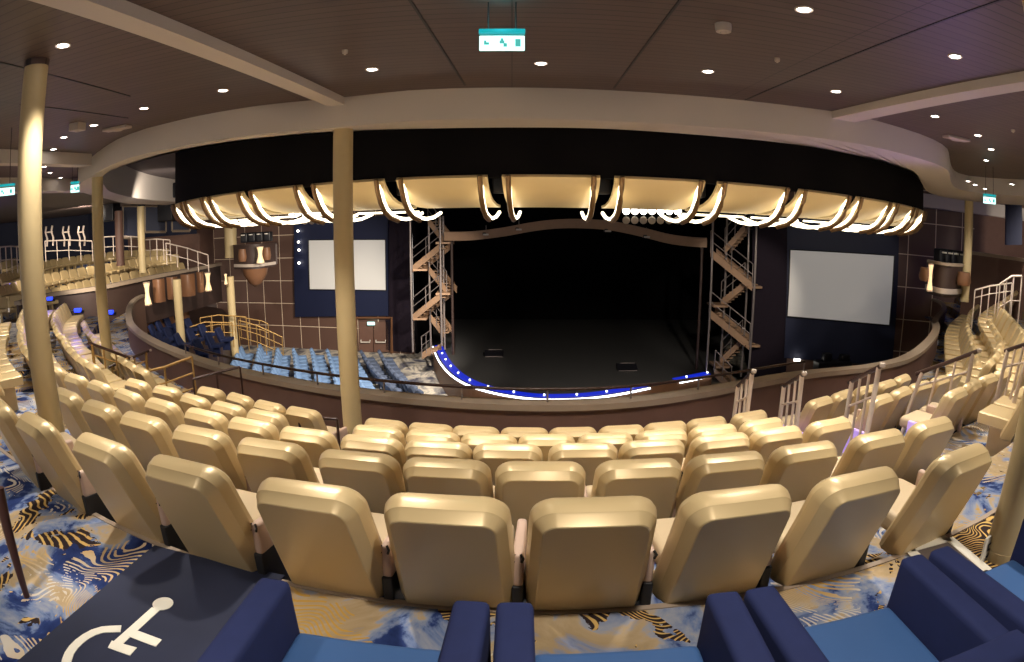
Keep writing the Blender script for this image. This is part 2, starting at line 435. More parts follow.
# a seat seen from far: one mesh
def far_seat(mat, name):
    mb = back_mesh(MB(), n=3, simple=True); mb.box((0, .40, .42), (.46, .42, .13), bev=.03); mb.box((0, .34, .18), (.08, .3, .36)); return mb.mesh(name, mat, 30)
me_far = far_seat('leather', 'theatre_seat')
first = [True]
def place_seat(p, rz, label, group, detail=True):
    if detail:
        o = near if first[0] else copy_tree(near); first[0] = False
    else:
        o = bpy.data.objects.new('theatre_seat', me_far); COL.objects.link(o)
    o.location = p; o.rotation_euler = (0, 0, rz); tag(o, label, 'theatre seat', group); return o
def row_point(k, a):
    R = RK[k]+.03+flare(a); p = polar(R, a, -STEP*k)
    q = polar(RK[k]+flare(a+.5), a+.5)-polar(RK[k]+flare(a-.5), a-.5)
    return p, math.atan2(q.y, q.x)
CENTRE = [[(2, 394), (36, 410), (97, 432), (181, 453), (303, 476), (442, 493), (598, 495), (744, 481.5), (861, 463), (964, 441)],
 [(65, 386), (98, 398), (142, 409), (199, 422), (267.5, 435), (354, 447.5), (444, 455), (541, 458), (641.5, 454), (730, 448), (808, 438), (882, 427), (933, 414)],
 [(58, 363), (78, 371), (101, 378), (128, 387), (164, 395), (203, 406), (250, 415), (305, 424), (368, 433), (436, 438), (507, 440.7), (584.5, 439), (655, 436), (722, 429), (780, 424), (831, 415)],
 [(141, 376), (165, 384), (194, 392), (227, 399.5), (266, 406.6), (318, 415.5), (375, 423.5), (431, 428), (488, 430.7), (547, 431), (607, 430), (663, 426), (715, 421.5), (764, 415.6)],
 [(211, 385), (239, 391.5), (269, 398.4), (302, 405), (384, 416.5), (430, 420.5), (475, 423.5), (524.5, 425), (573.7, 424.5), (623, 422.5), (667, 419), (709, 415), (750, 408)]]
ROWN = ['back row', 'second row from the back', 'middle row', 'fourth row from the back', 'front row by the parapet']
for k, px in enumerate(CENTRE):
    T = sorted((ang_of(at_z(x, y, seat_z-STEP*k)), rad_of(at_z(x, y, seat_z-STEP*k))) for x, y in px); A = [t[0] for t in T]
    RT = [(t[0], sum(q[1] for q in T[max(0, i-2):i+3])/len(T[max(0, i-2):i+3])) for i, t in enumerate(T)]
    if k == 3: A = [a for a in A if not (-17.5 < a < -12.8)]
    for j, a in enumerate(A):
        p, rz = row_point(k, a); q = polar(lerp_table(RT, a)+.03, a, -STEP*k); p = p if abs(a) > 32 else q
        if k == 0: rz = math.asin(max(-.6, min(.6, (p.x-.31)/7.75)))
        place_seat(p, rz, f'cream leather seat in the centre block, {ROWN[k]}, {ORD[j+1]} from the left', 'cream seats of the centre block', True)
def arc_seats(k, a0, a1, where, names, detail, rev=False):
    s = 1 if a1 > a0 else -1; a = a0; j = 0
    while (a1-a)*s > 0:
        p, rz = row_point(k, a); j += 1
        place_seat(p, rz, f'cream {where} seat, {names}, {ORD[j]} from the aisle', f'cream seats of the {where}', detail)
        st = (polar(RK[k]+flare(a+s), a+s)-polar(RK[k]+flare(a), a)).length
        a += s*.545/st
WN = ['back row', 'second row from the back', 'middle row', 'row behind the front', 'front row']
arc_seats(4, 25.3, 41, 'right wing', 'front row', True); arc_seats(3, 24.8, 39, 'right wing', 'row behind the front', True)
arc_seats(2, 25.5, 37, 'right wing', 'middle row', True); arc_seats(1, 26, 42, 'right wing', 'second row from the back', False)
arc_seats(4, -47, -84, 'left wing', 'front row', False); arc_seats(3, -44.5, -90, 'left wing', 'row behind the front', False)
arc_seats(2, -46.5, -88, 'left wing', 'middle row', False); arc_seats(1, -41, -70, 'left wing', 'second row from the back', False)
arc_seats(0, -36, -52, 'left wing', 'back row', False)

def px_seats(px, zt, label, group, face, pitch=.575):
    q0 = smooth_path([at_z(x, y, z) for (x, y), z in zip(px, zt)], 60); n = int(path_len(q0)/pitch)+1; q = smooth_path(q0[::6]+[q0[-1]], n)
    for i, p in enumerate(q):
        t = q[min(i+1, n-1)]-q[max(i-1, 0)]; nr = Vector((t.y, -t.x, 0)).normalized()
        if nr.dot(Vector(face)-Vector((p.x, p.y, 0))) < 0: nr = -nr
        b = p-nr*.03; b.z = p.z-.92
        place_seat(b, math.atan2(nr.y, nr.x)-PI/2, label.replace('#', ORD[min(i+1, 28)]), group, False)
RG = 'cream seats at the curved end of the right wing'
zs = lambda a, b, n: [a+(b-a)*i/(n-1) for i in range(n)]
px_seats([(977, 357), (974, 346), (970, 333), (967, 320), (970, 310), (978, 303), (988, 297)], zs(-.18, .0, 7), 'cream seat on the curved end of right wing front row, # from the bend', RG, (2, 19, 0))
px_seats([(990, 357), (998, 348), (1000, 338), (996, 328), (990, 319)], zs(.10, .2, 5), 'cream seat on the curved end of the row behind the front, # from the bend', RG, (2, 19, 0))
px_seats([(1028, 358), (1030, 343), (1024, 330), (1014, 318), (1004, 308), (1001, 301), (1009, 294), (1018, 288)], zs(.37, .6, 8), 'cream seat on the curved end of right wing middle row, # from the bend', RG, (2, 19, 0))
# ---------------------------------------------------------------- far tiered block beyond the left wing
def rows_px(lines, zs): return [[at_z(x, y, z) for x, y in l] for l, z in zip(lines, zs)]
UP = [[(0, 296), (40, 290), (94, 277), (135, 270), (180, 262)], [(0, 285), (50, 272), (94, 265), (141, 257), (174, 253.5)],
      [(0, 273), (50, 259), (92, 253.6), (117, 250.6), (166, 248)], [(0, 262), (45, 249), (85, 246.5), (120, 243.5)]]
UZ = [.10, .38, .66, .94]
UPN = ['row nearest the parapet', 'second row from the parapet', 'third row from the parapet', 'top row']
upp = [smooth_path(r, 40) for r in rows_px(UP, UZ)]
mbf = MB()
for j, path in enumerate(upp):
    n = int(path_len(path)/.60); q = smooth_path(path[::6]+[path[-1]], n)
    for i, p in enumerate(q):
        t = q[min(i+1, n-1)]-q[max(i-1, 0)]; nrm = Vector((t.y, -t.x, 0)).normalized()
        if nrm.dot(Vector((1, 17, 0))-p) < 0: nrm = -nrm
        rz = math.atan2(nrm.y, nrm.x)-PI/2
        b = p-nrm*.03; b.z = UZ[j]-.92
        i_ = n-i
        place_seat(b, rz, f'far tiered block cream seat, {UPN[j]}, {ORD[min(i_, 28)]} from wall end' if i_ <= 28 else f'far tiered block cream seat, {UPN[j]}, at its far left end', 'cream seats of the far tiered block', False).scale = (1.13, 1, 1)
    sg = 1 if (offset_xy(path, 1)[20]-Vector((1, 17, 0))).length < (path[20]-Vector((1, 17, 0))).length else -1
    f0 = lift(offset_xy(path, sg*1.0), UZ[j]-.92); f1 = lift(offset_xy(path, -sg*.1), UZ[j]-.92)
    mbf.strip([f0, f1]); mbf.strip([f1, lift(f1, UZ[j]-.92+.28)])
back = offset_xy(upp[-1], -sg*.1); mbf.strip([lift(back, .3), lift(offset_xy(upp[-1], -sg*4.0), .3)])
struct('floor_far_tiers', mbf, 'carpet')
# parapet of that block
led_px = [(20, 301), (50, 293), (100, 286), (150, 276), (190, 268.5), (222, 262.5)]
led = smooth_path([at_z(x, y, -.05) for x, y in led_px], 40)
lg = -1 if (offset_xy(led, 1)[20]-Vector((1, 17, 0))).length < (led[20]-Vector((1, 17, 0))).length else 1
mb = MB(); mb.loop_sweep([lift(led, -.2), lift(led, -.05), lift(offset_xy(led, lg*.3), -.05), lift(offset_xy(led, lg*.3), -.2)])
struct('trim_far_ledge', mb, 'ledge', 40)
mb = MB(); a = offset_xy(led, lg*.1); b = offset_xy(led, lg*.2); mb.loop_sweep([lift(a, -2.0), lift(a, -.18), lift(b, -.18), lift(b, -2.0)])
struct('wall_far_parapet', mb, 'darkbrown', 40)
mb = MB(); b2 = offset_xy(led, lg*2.3); mb.strip([lift(a, -2.0), lift(b2, -2.0)]); mb.strip([lift(b2, -2.0), lift(b2, -5)]); struct('wall_below_far_parapet', mb, 'tanwall')

# curved barrel panels under that ledge
def barrel(px0, px1, y0, y1, D, label):
    A = at_dist(px0, (y0+y1)/2, D); B = at_dist(px1, (y0+y1)/2, D); z1 = at_dist((px0+px1)/2, y0, D).z; z0 = at_dist((px0+px1)/2, y1, D).z
    u = (B-A); u.z = 0; wd = u.length; u.normalize(); nrm = Vector((u.y, -u.x, 0))
    if nrm.y > 0: nrm = -nrm
    mb = MB(); outer = []; inner = []; cA = Vector((A.x, A.y, 0))
    rows = []
    for i in range(13):
        t = i/12; x = wd*t; d = .28*math.sin(PI*t)
        rows.append([cA+u*x+nrm*(.02+d*(.75+.25*math.sin(PI*s/4)))+Vector((0, 0, z0+(z1-z0)*s/4)) for s in range(5)])
    n5 = [[cA+u*(wd*i/12)-nrm*.12+Vector((0, 0, z0+(z1-z0)*s/4)) for s in range(5)] for i in range(13)]
    mb.strip(rows); mb.strip(n5); mb.strip([rows[0], n5[0]]); mb.strip([rows[-1], n5[-1]])
    mb.strip([[r[0] for r in rows], [r[0] for r in n5]]); mb.strip([[r[-1] for r in rows], [r[-1] for r in n5]])
    o = mb.build('barrel_panel', 'tanwall', None, 50); tag(o, label, 'wall panel', 'barrel wood panels under the far tiers')
BN = ['leftmost', 'second from left', 'third from left', 'rightmost']
for i, (x0, x1, y0, y1) in enumerate([(153, 165, 279, 302), (167, 178, 277, 299), (181, 195, 274, 296), (197, 204, 272, 292)]):
    barrel(x0, x1, y0, y1, 26.2, f'curved tan wood panel under the far tiered block, {BN[i]} of four')
def sconce(px, y0, y1, wpx, D, label):
    T = at_dist(px, y0, D); Bt = at_dist(px, y1, D); h = T.z-Bt.z; W = wpx/FPX*D
    o = empty('wall_sconce', Bt); tag(o, label, 'wall lamp', 'hourglass wall lamps')
    mb = MB(); prof = [(.5, 0), (.46, .1), (.3, .35), (.25, .55), (.3, .78), (.42, .97), (.42, 1.0)]
    mb.lathe([(r*W, z*h) for r, z in prof], n=14); mb.build('shade', 'sconce', o, 50)
    mb = MB(); mb.lathe([(.56*W, -.06*h), (.56*W, .0)], n=14); mb.build('base', 'ledge', o, 50)
    mb = MB(); mb.lathe([(.48*W, 1.0*h), (.48*W, 1.05*h)], n=14); mb.build('cap', 'ledge', o, 50)
    li = bpy.data.lights.new('sconce glow', 'POINT'); li.energy = 5; li.color = (1, .75, .45); li.shadow_soft_size = .1
    lo = bpy.data.objects.new('sconce_glow', li); COL.objects.link(lo); lo.location = Bt+Vector((T.x-Bt.x, T.y-Bt.y, 0)); lo.location += Vector((-Bt.x, -Bt.y, 0)).normalized()*.5; lo.location.z += h*.2
sconce(148, 283, 304, 8, 25.4, 'lit hourglass wall lamp at the left end of the tan barrel panels')
sconce(208.5, 273, 290, 7, 26.0, 'lit hourglass wall lamp at the right end of the tan barrel panels')
sconce(226, 274, 284, 3.5, 27, 'small lit hourglass wall lamp below the tip of the far ledge')

# ---------------------------------------------------------------- columns
def column(px, py, D, z0, z1, r, label, mat='column'):
    p = at_dist(px, py, D); o = empty('column', (p.x, p.y, z0)); tag(o, label, 'column', 'round beige columns', 'thing')
    mb = MB(); mb.lathe([(r, 0), (r, z1-z0)], n=32); mb.build('shaft', mat, o, 40)
    mb = MB(); mb.lathe([(r*1.06, 0), (r*1.06, .1)], n=32); mb.build('foot_ring', mat, o, 40)
    if z1 > 3.2:
        mb = MB(); mb.lathe([(r*1.05, z1-z0-.05), (r*1.05, z1-z0)], n=32); mb.build('top_ring', 'planks', o, 40)
ZC, ZS = 3.3, 2.95
column(30, 230, 5.0, 0, ZC, .105, 'beige round column at the left, tallest in view, behind the back row')
column(343, 200, 7.35, -1.1, ZS, .118, 'beige round column in front of the left projection screen')
column(98, 230, 12.0, -.83, ZS, .115, 'beige round column among the left wing seats')
R_ = at_z(988, 553, 0); 
o = empty('column', (2.66, 2.10, STEP)); tag(o, 'thick beige column beside the rightmost back row seat', 'column', 'round beige columns', 'thing')
mb = MB(); mb.lathe([(.118, 0), (.118, ZC-STEP)], n=32); mb.build('shaft', 'column', o, 40)
mb = MB(); mb.lathe([(.122, 0), (.122, .06)], n=32); mb.build('foot_ring', 'column', o, 40)
column(141, 225, 27.5, .1, 2.9, .17, 'slim beige column behind the far tiered block')
column(119, 225, 31.0, .3, 2.9, .22, 'dim brown column far behind the far tiered block', 'brownwall')
column(180, 325, 24.0, -5, -.05, .17, 'beige column rising through the navy seated box')
column(232.5, 320, 27.5, -5, -.4, .18, 'beige column beside the brass stair rails of the stalls')
column(230.5, 232, 29.5, .3, 2.4, .3, 'short square-looking beige column beside the left opera box')
column(968.5, 232, 17.5, .25, 2.9, .13, 'beige column beside the right opera box')

# ---------------------------------------------------------------- ceiling, ring beam and cross beams
ring_px = [(84, 172), (88, 160), (120, 138), (180, 120), (256, 106), (340, 98), (400, 91), (512, 87.5), (640, 92), (740, 100), (800, 107), (833, 111.5), (870, 119), (920, 134), (940, 143), (948, 150), (950, 173)]
ringb_px = [(97, 186), (105, 174), (150, 157), (200, 146), (256, 138), (340, 131), (430, 128.5), (512, 127.5), (600, 128.5), (700, 135), (800, 145), (866, 157), (905, 168), (916, 173), (917, 180)]
ro = sorted((ang_of(at_z(x, y, ZC)), rad_of(at_z(x, y, ZC))) for x, y in ring_px)
ri = sorted((ang_of(at_z(x, y, ZS)), rad_of(at_z(x, y, ZS))) for x, y in ringb_px)
ringo_pts = [at_z(x, y, ZC) for x, y in ring_px]; ringi_pts = [at_z(x, y, ZS) for x, y in ringb_px]
def pol(az, d, z): t = math.radians(az); return Vector((d*math.sin(t), d*math.cos(t), z))
ringo_pts = [pol(-32, 30, ZC), pol(-35.5, 25, ZC), pol(-37.6, 20, ZC), pol(-39.9, 16, ZC), pol(-40.4, 13.8, ZC)]+ringo_pts[1:-1]+[pol(40.9, 12.6, ZC), pol(41.3, 13.9, ZC), pol(42.3, 14.6, ZC), pol(44.5, 14.7, ZC), pol(48, 14.3, ZC), pol(53, 13.4, ZC), pol(60, 12.4, ZC)]
ringi_pts = [pol(-30, 28, ZS), pol(-33.6, 23, ZS), pol(-36.8, 17.5, ZS), pol(-37.9, 14, ZS)]+ringi_pts[1:-1]+[pol(38.2, 14.2, ZS), pol(38.6, 16.0, ZS), pol(39.6, 17.4, ZS), pol(41.8, 18.4, ZS), pol(45, 18.3, ZS), pol(49, 17.4, ZS), pol(54, 16.2, ZS), pol(60, 15, ZS)]
RO = smooth_path(ringo_pts, 90); RI = smooth_path(ringi_pts, 90)
mb = MB(); mb.loop_sweep([lift(RO, ZC+.05), lift(RO, ZS), lift(RI, ZS), lift(RI, 3.85)])
struct('trim_ring_beam', mb, 'cream', 35)
mb = MB()
far_o = []
for p in RO:
    d = Vector((p.x-CX, p.y-CY, 0)); L_ = 36
    far_o.append(Vector((CX, CY, ZC))+d.normalized()*L_)
mb.strip([lift(RO, ZC), far_o])
struct('ceiling', mb, 'planks')
mb = MB(); mb.prism([(-40, 4), (40, 4), (40, 48), (-40, 48)], 3.85, 3.9); struct('ceiling_upper', mb, 'greyceil')
def beam(A, B, wdt, z0, z1, name, mat='cream'):
    A = Vector((A[0], A[1], 0)); B = Vector((B[0], B[1], 0)); u = (B-A).normalized(); n = Vector((-u.y, u.x, 0))*wdt/2
    mb = MB(); mb.prism([A+n, B+n, B-n, A-n], z0, z1); return struct(name, mb, mat)
def cross_beam(c0, c1, b0, b1, zpair, name):
    # c0-c1: line where the near side meets the ceiling; b0-b1: far lower edge; zpair: two image points giving the depth
    A, B = at_z(*c0, ZC), at_z(*c1, ZC); m = at_z(*zpair[0], ZC); zb = at_dist(*zpair[1], math.hypot(m.x, m.y)).z
    Cc, D = at_z(*b0, zb), at_z(*b1, zb)
    u = (B-A).normalized(); v = (D-Cc).normalized(); A = A-u*.4; Cc = Cc-v*.4; B = B+u*5; D = D+v*5
    mb = MB(); mb.prism([A, B, D, Cc], zb, ZC+.02); return struct(name, mb, 'cream')
cross_beam((338, 94), (125, 0), (312, 100), (27, 0), ((256, 55), (256, 65)), 'trim_left_beam')
cross_beam((833, 111), (1024, 71), (870, 119), (1024, 90.6), ((1000, 76), (1000, 86)), 'trim_right_beam')
# low beams over the wings
def wing_beam(p0, p1, z, wd, z0, name):
    A, B = at_z(*p0, z), at_z(*p1, z); beam(A, B+(B-A)*.6, wd, z0, ZC+.02, name)
wing_beam((86, 155), (-30, 150), ZC, .3, 3.1, 'trim_wing_beam_left'); wing_beam((96, 182), (-30, 182), 3.25, .5, 3.0, 'trim_wing_beam_far')
beam((13, 18.6), (34, 15.5), .7, 2.85, 3.32, 'trim_wing_beam_right_far')
# panel joints in the ceiling: dark metal strips
jl = [[(410, 0), (465, 85)], [(680, 0), (614, 88)], [(1000, 0), (745, 100)], [(0, 62), (130, 96)], [(20, 104), (128, 118)]]
for i, (a, b) in enumerate(jl):
    A = at_z(*a, ZC); B = at_z(*b, ZC); dd = (B-A).normalized()
    if i < 3: A = A-dd*2
    beam(A, B, .02, ZC-.006, ZC+.01, f'trim_ceiling_joint_{i+1}', 'black')

# recessed downlights
me_trim = MB().lathe([(.046, 0), (.062, -.010), (.066, .0)], n=20).mesh('trim', 'fixture', 50)
me_lens = MB().lathe([(.045, -.005), (.043, -.008)], n=20).mesh('lens', 'down')
dl = [(804, 9), (372, 69), (541, 63), (63, 45), (223, 90), (708, 71), (836, 91), (955, 56), (144, 108), (94, 125), (64, 137), (53.5, 149), (935, 116), (978, 135), (991, 149), (986, 160)]
dln = ['nearest the smoke detector', 'just right of the left ceiling beam', 'right of the hanging exit sign', 'beside the top of the left column', 'left of the left ceiling beam, near the ring beam', 'below the smoke detector, near the ring beam', 'just left of the right ceiling beam', 'above the right ceiling beam, near the corner',
  'beyond the small white smoke box', 'between white boxes near the left column', 'low beside the left column, nearer one', 'low beside the left column, further one', 'just past the right ceiling beam', 'near the flat white speaker box at right', 'second furthest in the right wing ceiling', 'furthest in the right wing ceiling']
pos = [at_z(x, y, ZC) for x, y in dl]
extra = [Vector(p) for p in [(-2.2, .6, ZC), (.4, 1.2, ZC), (3.2, .8, ZC), (-4.6, 1.4, ZC), (-6.2, 3.6, ZC), (5.8, 2.6, ZC), (7.5, 4.6, ZC), (9.5, 6.4, ZC), (-9.5, 8.4, ZC), (-12.5, 10.6, ZC), (12.2, 10.2, ZC), (-1.2, 3.4, ZC), (-4.4, -1.5, ZC), (-1.4, -1.4, ZC), (1.6, -1.4, ZC), (4.6, -1.2, ZC)]]
LPOW = 270
def lamp(p, e, name='downlight_lamp', spot=1.42, col=(1, .92, .81), size=.08, target=None, blend=.55):
    li = bpy.data.lights.new(name, 'SPOT'); li.energy = e; li.color = col; li.spot_size = spot; li.spot_blend = blend; li.shadow_soft_size = size
    lo = bpy.data.objects.new(name, li); COL.objects.link(lo); lo.location = p
    if target is not None:
        lo.rotation_euler = (Vector(target)-Vector(p)).to_track_quat('-Z', 'Y').to_euler()
    return lo
for p, nm in zip(pos, dln):
    o = empty('recessed_downlight', (p.x, p.y, ZC)); tag(o, f'small lit ceiling downlight {nm}', 'ceiling light', 'recessed ceiling downlights')
    inst(me_trim, 'trim', o); inst(me_lens, 'lens', o); lamp((p.x, p.y, ZC-.05), LPOW)
for p in extra:   # further downlights assumed beyond the view, added to light the seats
    lamp((p.x, p.y, ZC-.05), LPOW)
def small_lights(lst, z, nm):
    for i, (x, y) in enumerate(lst):
        p = at_z(x, y, z); o = empty('recessed_downlight', p); tag(o, f'tiny ceiling downlight {nm}, {ORD[i+1]} from the left', 'ceiling light', 'recessed ceiling downlights')
        inst(me_trim, 'trim', o); inst(me_lens, 'lens', o)
small_lights([(44, 166.5), (50, 172.5), (60.5, 177.5), (69, 186.5)], 3.28, 'beyond the low beam behind the left column')
small_lights([(968, 181), (975, 184.5), (985, 188.5), (1012, 184)], ZS-.002, 'beyond the low beam of the right wing')
# smoke detectors, speaker boxes, sprinkler
def ceil_box(x, y, w_, d_, h_, name, label, cat, round_=False):
    p = at_z(x, y, ZC); o = empty(name, p); tag(o, label, cat)
    mb = MB()
    if round_: mb.lathe([(w_*.45, -h_), (w_*.5, -h_*.5), (w_*.5, 0)], n=22)
    else: mb.box((0, 0, -h_/2), (w_, d_, h_), bev=.012)
    mb.build('housing', 'fixture', o, 40)
    mb = MB(); mb.lathe([(w_*.18, -h_-.012), (w_*.22, -h_)], n=14); mb.build('sensor', 'fixture', o, 40)
ceil_box(723, 24, .12, .12, .06, 'smoke_detector', 'round white smoke detector on the ceiling near the top', 'smoke detector', True)
ceil_box(77.5, 123, .17, .17, .10, 'smoke_detector', 'small white smoke box on the ceiling right of the left column', 'smoke detector')
ceil_box(117, 127, .42, .16, .04, 'ceiling_speaker', 'flat white ceiling box near the left curve of the ring beam', 'ceiling speaker')
ceil_box(956.5, 137, .45, .16, .04, 'ceiling_speaker', 'flat white ceiling box in the right wing', 'ceiling speaker')
ceil_box(345, 50, .05, .05, .03, 'sprinkler_head', 'tiny sprinkler head above the left beam end', 'sprinkler', True)
ceil_box(777, 58, .05, .05, .03, 'sprinkler_head', 'tiny sprinkler head below and right of the smoke detector', 'sprinkler', True)
ceil_box(1013, 129.5, .06, .06, .03, 'sprinkler_head', 'tiny sprinkler head in the right wing ceiling', 'sprinkler', True)
# exit signs
def exit_sign(x, y, z, wd, ht, label, face=True, rod=True):
    p = at_z(x, y, z); rz = math.atan2(-p.x, p.y); o = empty('exit_sign', p, rz); tag(o, label, 'exit sign', 'hanging exit signs')
    mb = MB(); mb.box((0, .02, ht*.5+.02), (wd, .05, ht*.3), bev=.006); mb.build('housing', 'cyan', o, 40)
    mb = MB(); mb.box((0, 0, -ht*.15), (wd*.97, .018, ht), bev=.02*min(1, ht*3)); mb.build('face', 'exitface', o, 40)
    k = ht
    for nm, bx in (('arrow', [((-wd*.33, -.012, -k*.2), (k*.32, .006, k*.16)), ((-wd*.36, -.012, -k*.08), (k*.14, .006, k*.16))]), ('running_figure', [((0, -.012, k*.06), (k*.16, .006, k*.18)), ((0, -.012, -k*.10), (k*.3, .006, k*.2)), ((.02, -.012, -k*.30), (k*.22, .006, k*.24))]), ('doorway', [((wd*.34, -.012, -k*.15), (k*.34, .006, k*.5))])):
        mb = MB(); [mb.box(*q) for q in bx]; mb.build(nm, 'exitglyph', o)
    for s in (-1, 1): MB().tube([(s*wd*.3, .02, ht*.6), (s*wd*.3, .02, ZC-z)], .005, 6).build('hanger', 'black', o)
exit_sign(502, 41, 3.02, .29, .10, 'cyan lit exit sign hanging from the ceiling at top centre')
exit_sign(2, 191, 2.55, .36, .09, 'cyan lit exit sign at the left edge behind the left column')
exit_sign(75, 187.5, 2.75, .17, .13, 'small cyan exit sign between the two left columns')
exit_sign(989.5, 199.5, 2.68, .27, .12, 'small cyan exit sign in the right wing')
li = bpy.data.lights.new('exit glow', 'POINT'); li.energy = 1.6; li.color = (.1, .85, 1); li.shadow_soft_size = .05
lo = bpy.data.objects.new('exit_glow', li); COL.objects.link(lo); lo.location = at_z(502, 41, 3.02)+Vector((0, -.1, .14))

# ---------------------------------------------------------------- black drum and ring of lit reflectors over the stage
DCX, DCY, DR = 1.18, 18.95, 10.85
def drum(R, phi, z):   # phi measured from the direction of the near rim
    base = math.atan2(-DCY, -DCX); t = base+math.radians(phi)*1
    return Vector((DCX+R*math.cos(t), DCY+R*math.sin(t), z))
mb = MB(); PH = [i*3 for i in range(121)]
mb.strip([[drum(DR-.05, p, 2.40) for p in PH], [drum(DR-.05, p, 3.86) for p in PH]])
mb.strip([[drum(DR-.05, p, 2.40) for p in PH], [drum(DR-.35, p, 2.40) for p in PH], [drum(DR-.35, p, 3.8) for p in PH]])
struct('ceiling_black_drum', mb, 'void', 40)
mb = MB(); mb.lathe([(DR-.3, 3.7), (DR-.3, 3.75)], c=(DCX, DCY, 0), n=60); struct('ceiling_black_void', mb, 'void')
ALP = 7.8
prof = [(0.0, 2.40), (.06, 2.31), (.15, 2.225), (.28, 2.145), (.46, 2.08), (.75, 2.03), (1.1, 2.01)]
tprof = [(-.05, 2.42), (.0, 2.25), (.08, 2.1), (.2, 1.97), (.38, 1.88), (.62, 1.83)]
tlit = [(.05, 2.36), (.11, 2.24), (.18, 2.12), (.28, 2.01), (.44, 1.92), (.66, 1.87), (.9, 1.85), (1.2, 1.87), (1.5, 1.94)]
PN = {-7: 'leftmost, seen edge on', -6: 'second from the left end', -5: 'third from the left end', -4: 'fourth from the left end', -3: 'fifth from the left end', -2: 'partly behind the column', -1: 'left of the centre panel', 0: 'centre panel over the arch', 1: 'right of the centre panel', 2: 'above the right stair tower', 3: 'fifth from the right end', 4: 'fourth from the right end', 5: 'third from the right end', 6: 'second from the right end', 7: 'rightmost, seen edge on'}
for i in range(-7, 8):
    mid = i*ALP; hw = ALP*.435
    o = empty('reflector_panel', drum(DR, mid, 2.4)); tag(o, f'curved pale wood ceiling reflector with light arms, {PN[i]}', 'ceiling reflector', 'curved reflectors ringing the black drum')
    O = o.location
    ph = [mid-hw+2*hw*k/12 for k in range(13)]
    A_ = [[drum(DR-u, p, z)-O for p in ph] for u, z in prof]; B_ = [[drum(DR-u-.03, p, z+.035)-O for p in ph] for u, z in prof]
    mb = MB(); mb.strip(A_); mb.strip(B_); mb.strip([A_[0], B_[0]]); mb.strip([A_[-1], B_[-1]])
    mb.strip([[r[0] for r in A_], [r[0] for r in B_]]); mb.strip([[r[-1] for r in A_], [r[-1] for r in B_]])
    mb.build('panel', 'veneer', o, 30)
    for s in (-1, 1):
        pa = mid+s*hw*.86
        mb = MB(); mb.tube([drum(DR-u, pa, z)-O for u, z in tprof], .036, 8); ar = mb.build('light_arm', 'veneer_rib', o, 60)
        tag(ar, 'bronze curved arm')
        mb = MB(); mb.tube([drum(DR-u, pa, z)-O for u, z in tlit], .026, 8); tb = mb.build('light_tube', 'warm', ar, 60); tag(tb, 'glowing warm light tube')
    if abs(i) >= 2:
        mb = MB(); mb.tube([drum(DR-1.2, p, 1.96)-O for p in ph], .018, 6); st = mb.build('light_strip', 'warm', o, 60)
    mb = MB()
    mb.box(tuple(drum(DR-.5, mid+ALP/2, 2.35)-O), (.22, .22, .3), bev=.03); mb.build('spotlight', 'slate', o, 40)
def lamp_bar(x0, x1, y, D, n, label):
    A = at_dist(x0, y, D); B = at_dist(x1, y, D); o = empty('lamp_bar', (A+B)/2); tag(o, label, 'stage light bar'); O = o.location
    u = (B-A).normalized(); back_ = Vector((A.x, A.y, 0)).normalized()
    mb = MB(); mb.tube([A-O+back_*.1, B-O+back_*.1], .04, 8); mb.tube([A-O+back_*.1, A-O+back_*.1+Vector((0, 0, 3.72-A.z))], .02, 6); mb.tube([B-O+back_*.1, B-O+back_*.1+Vector((0, 0, 3.72-B.z))], .02, 6); mb.build('bar', 'slate', o)
    for r_ in range(2):
        for k in range(n):
            p = A.lerp(B, (k+.5)/n)-O-Vector((0, 0, .19*r_)); w_ = (B-A).length/n*.42
            q = back_.to_track_quat('Z', 'Y').to_matrix().to_4x4()
            m2 = MB(); m2.lathe([(w_, -.02), (w_*1.05, .0), (w_*.7, .12)], n=14); m2.v = [tuple(q @ Vector(v)+p) for v in m2.v]
            l_ = m2.build('lamp', 'lamp' if r_ == 0 else 'fixture', o, 40)
lamp_bar(622, 682, 211, 12.6, 7, 'row of round white stage lamps right of the centre reflector')
lamp_bar(288, 322, 213, 14, 5, 'row of round white stage lamps left of the middle column')

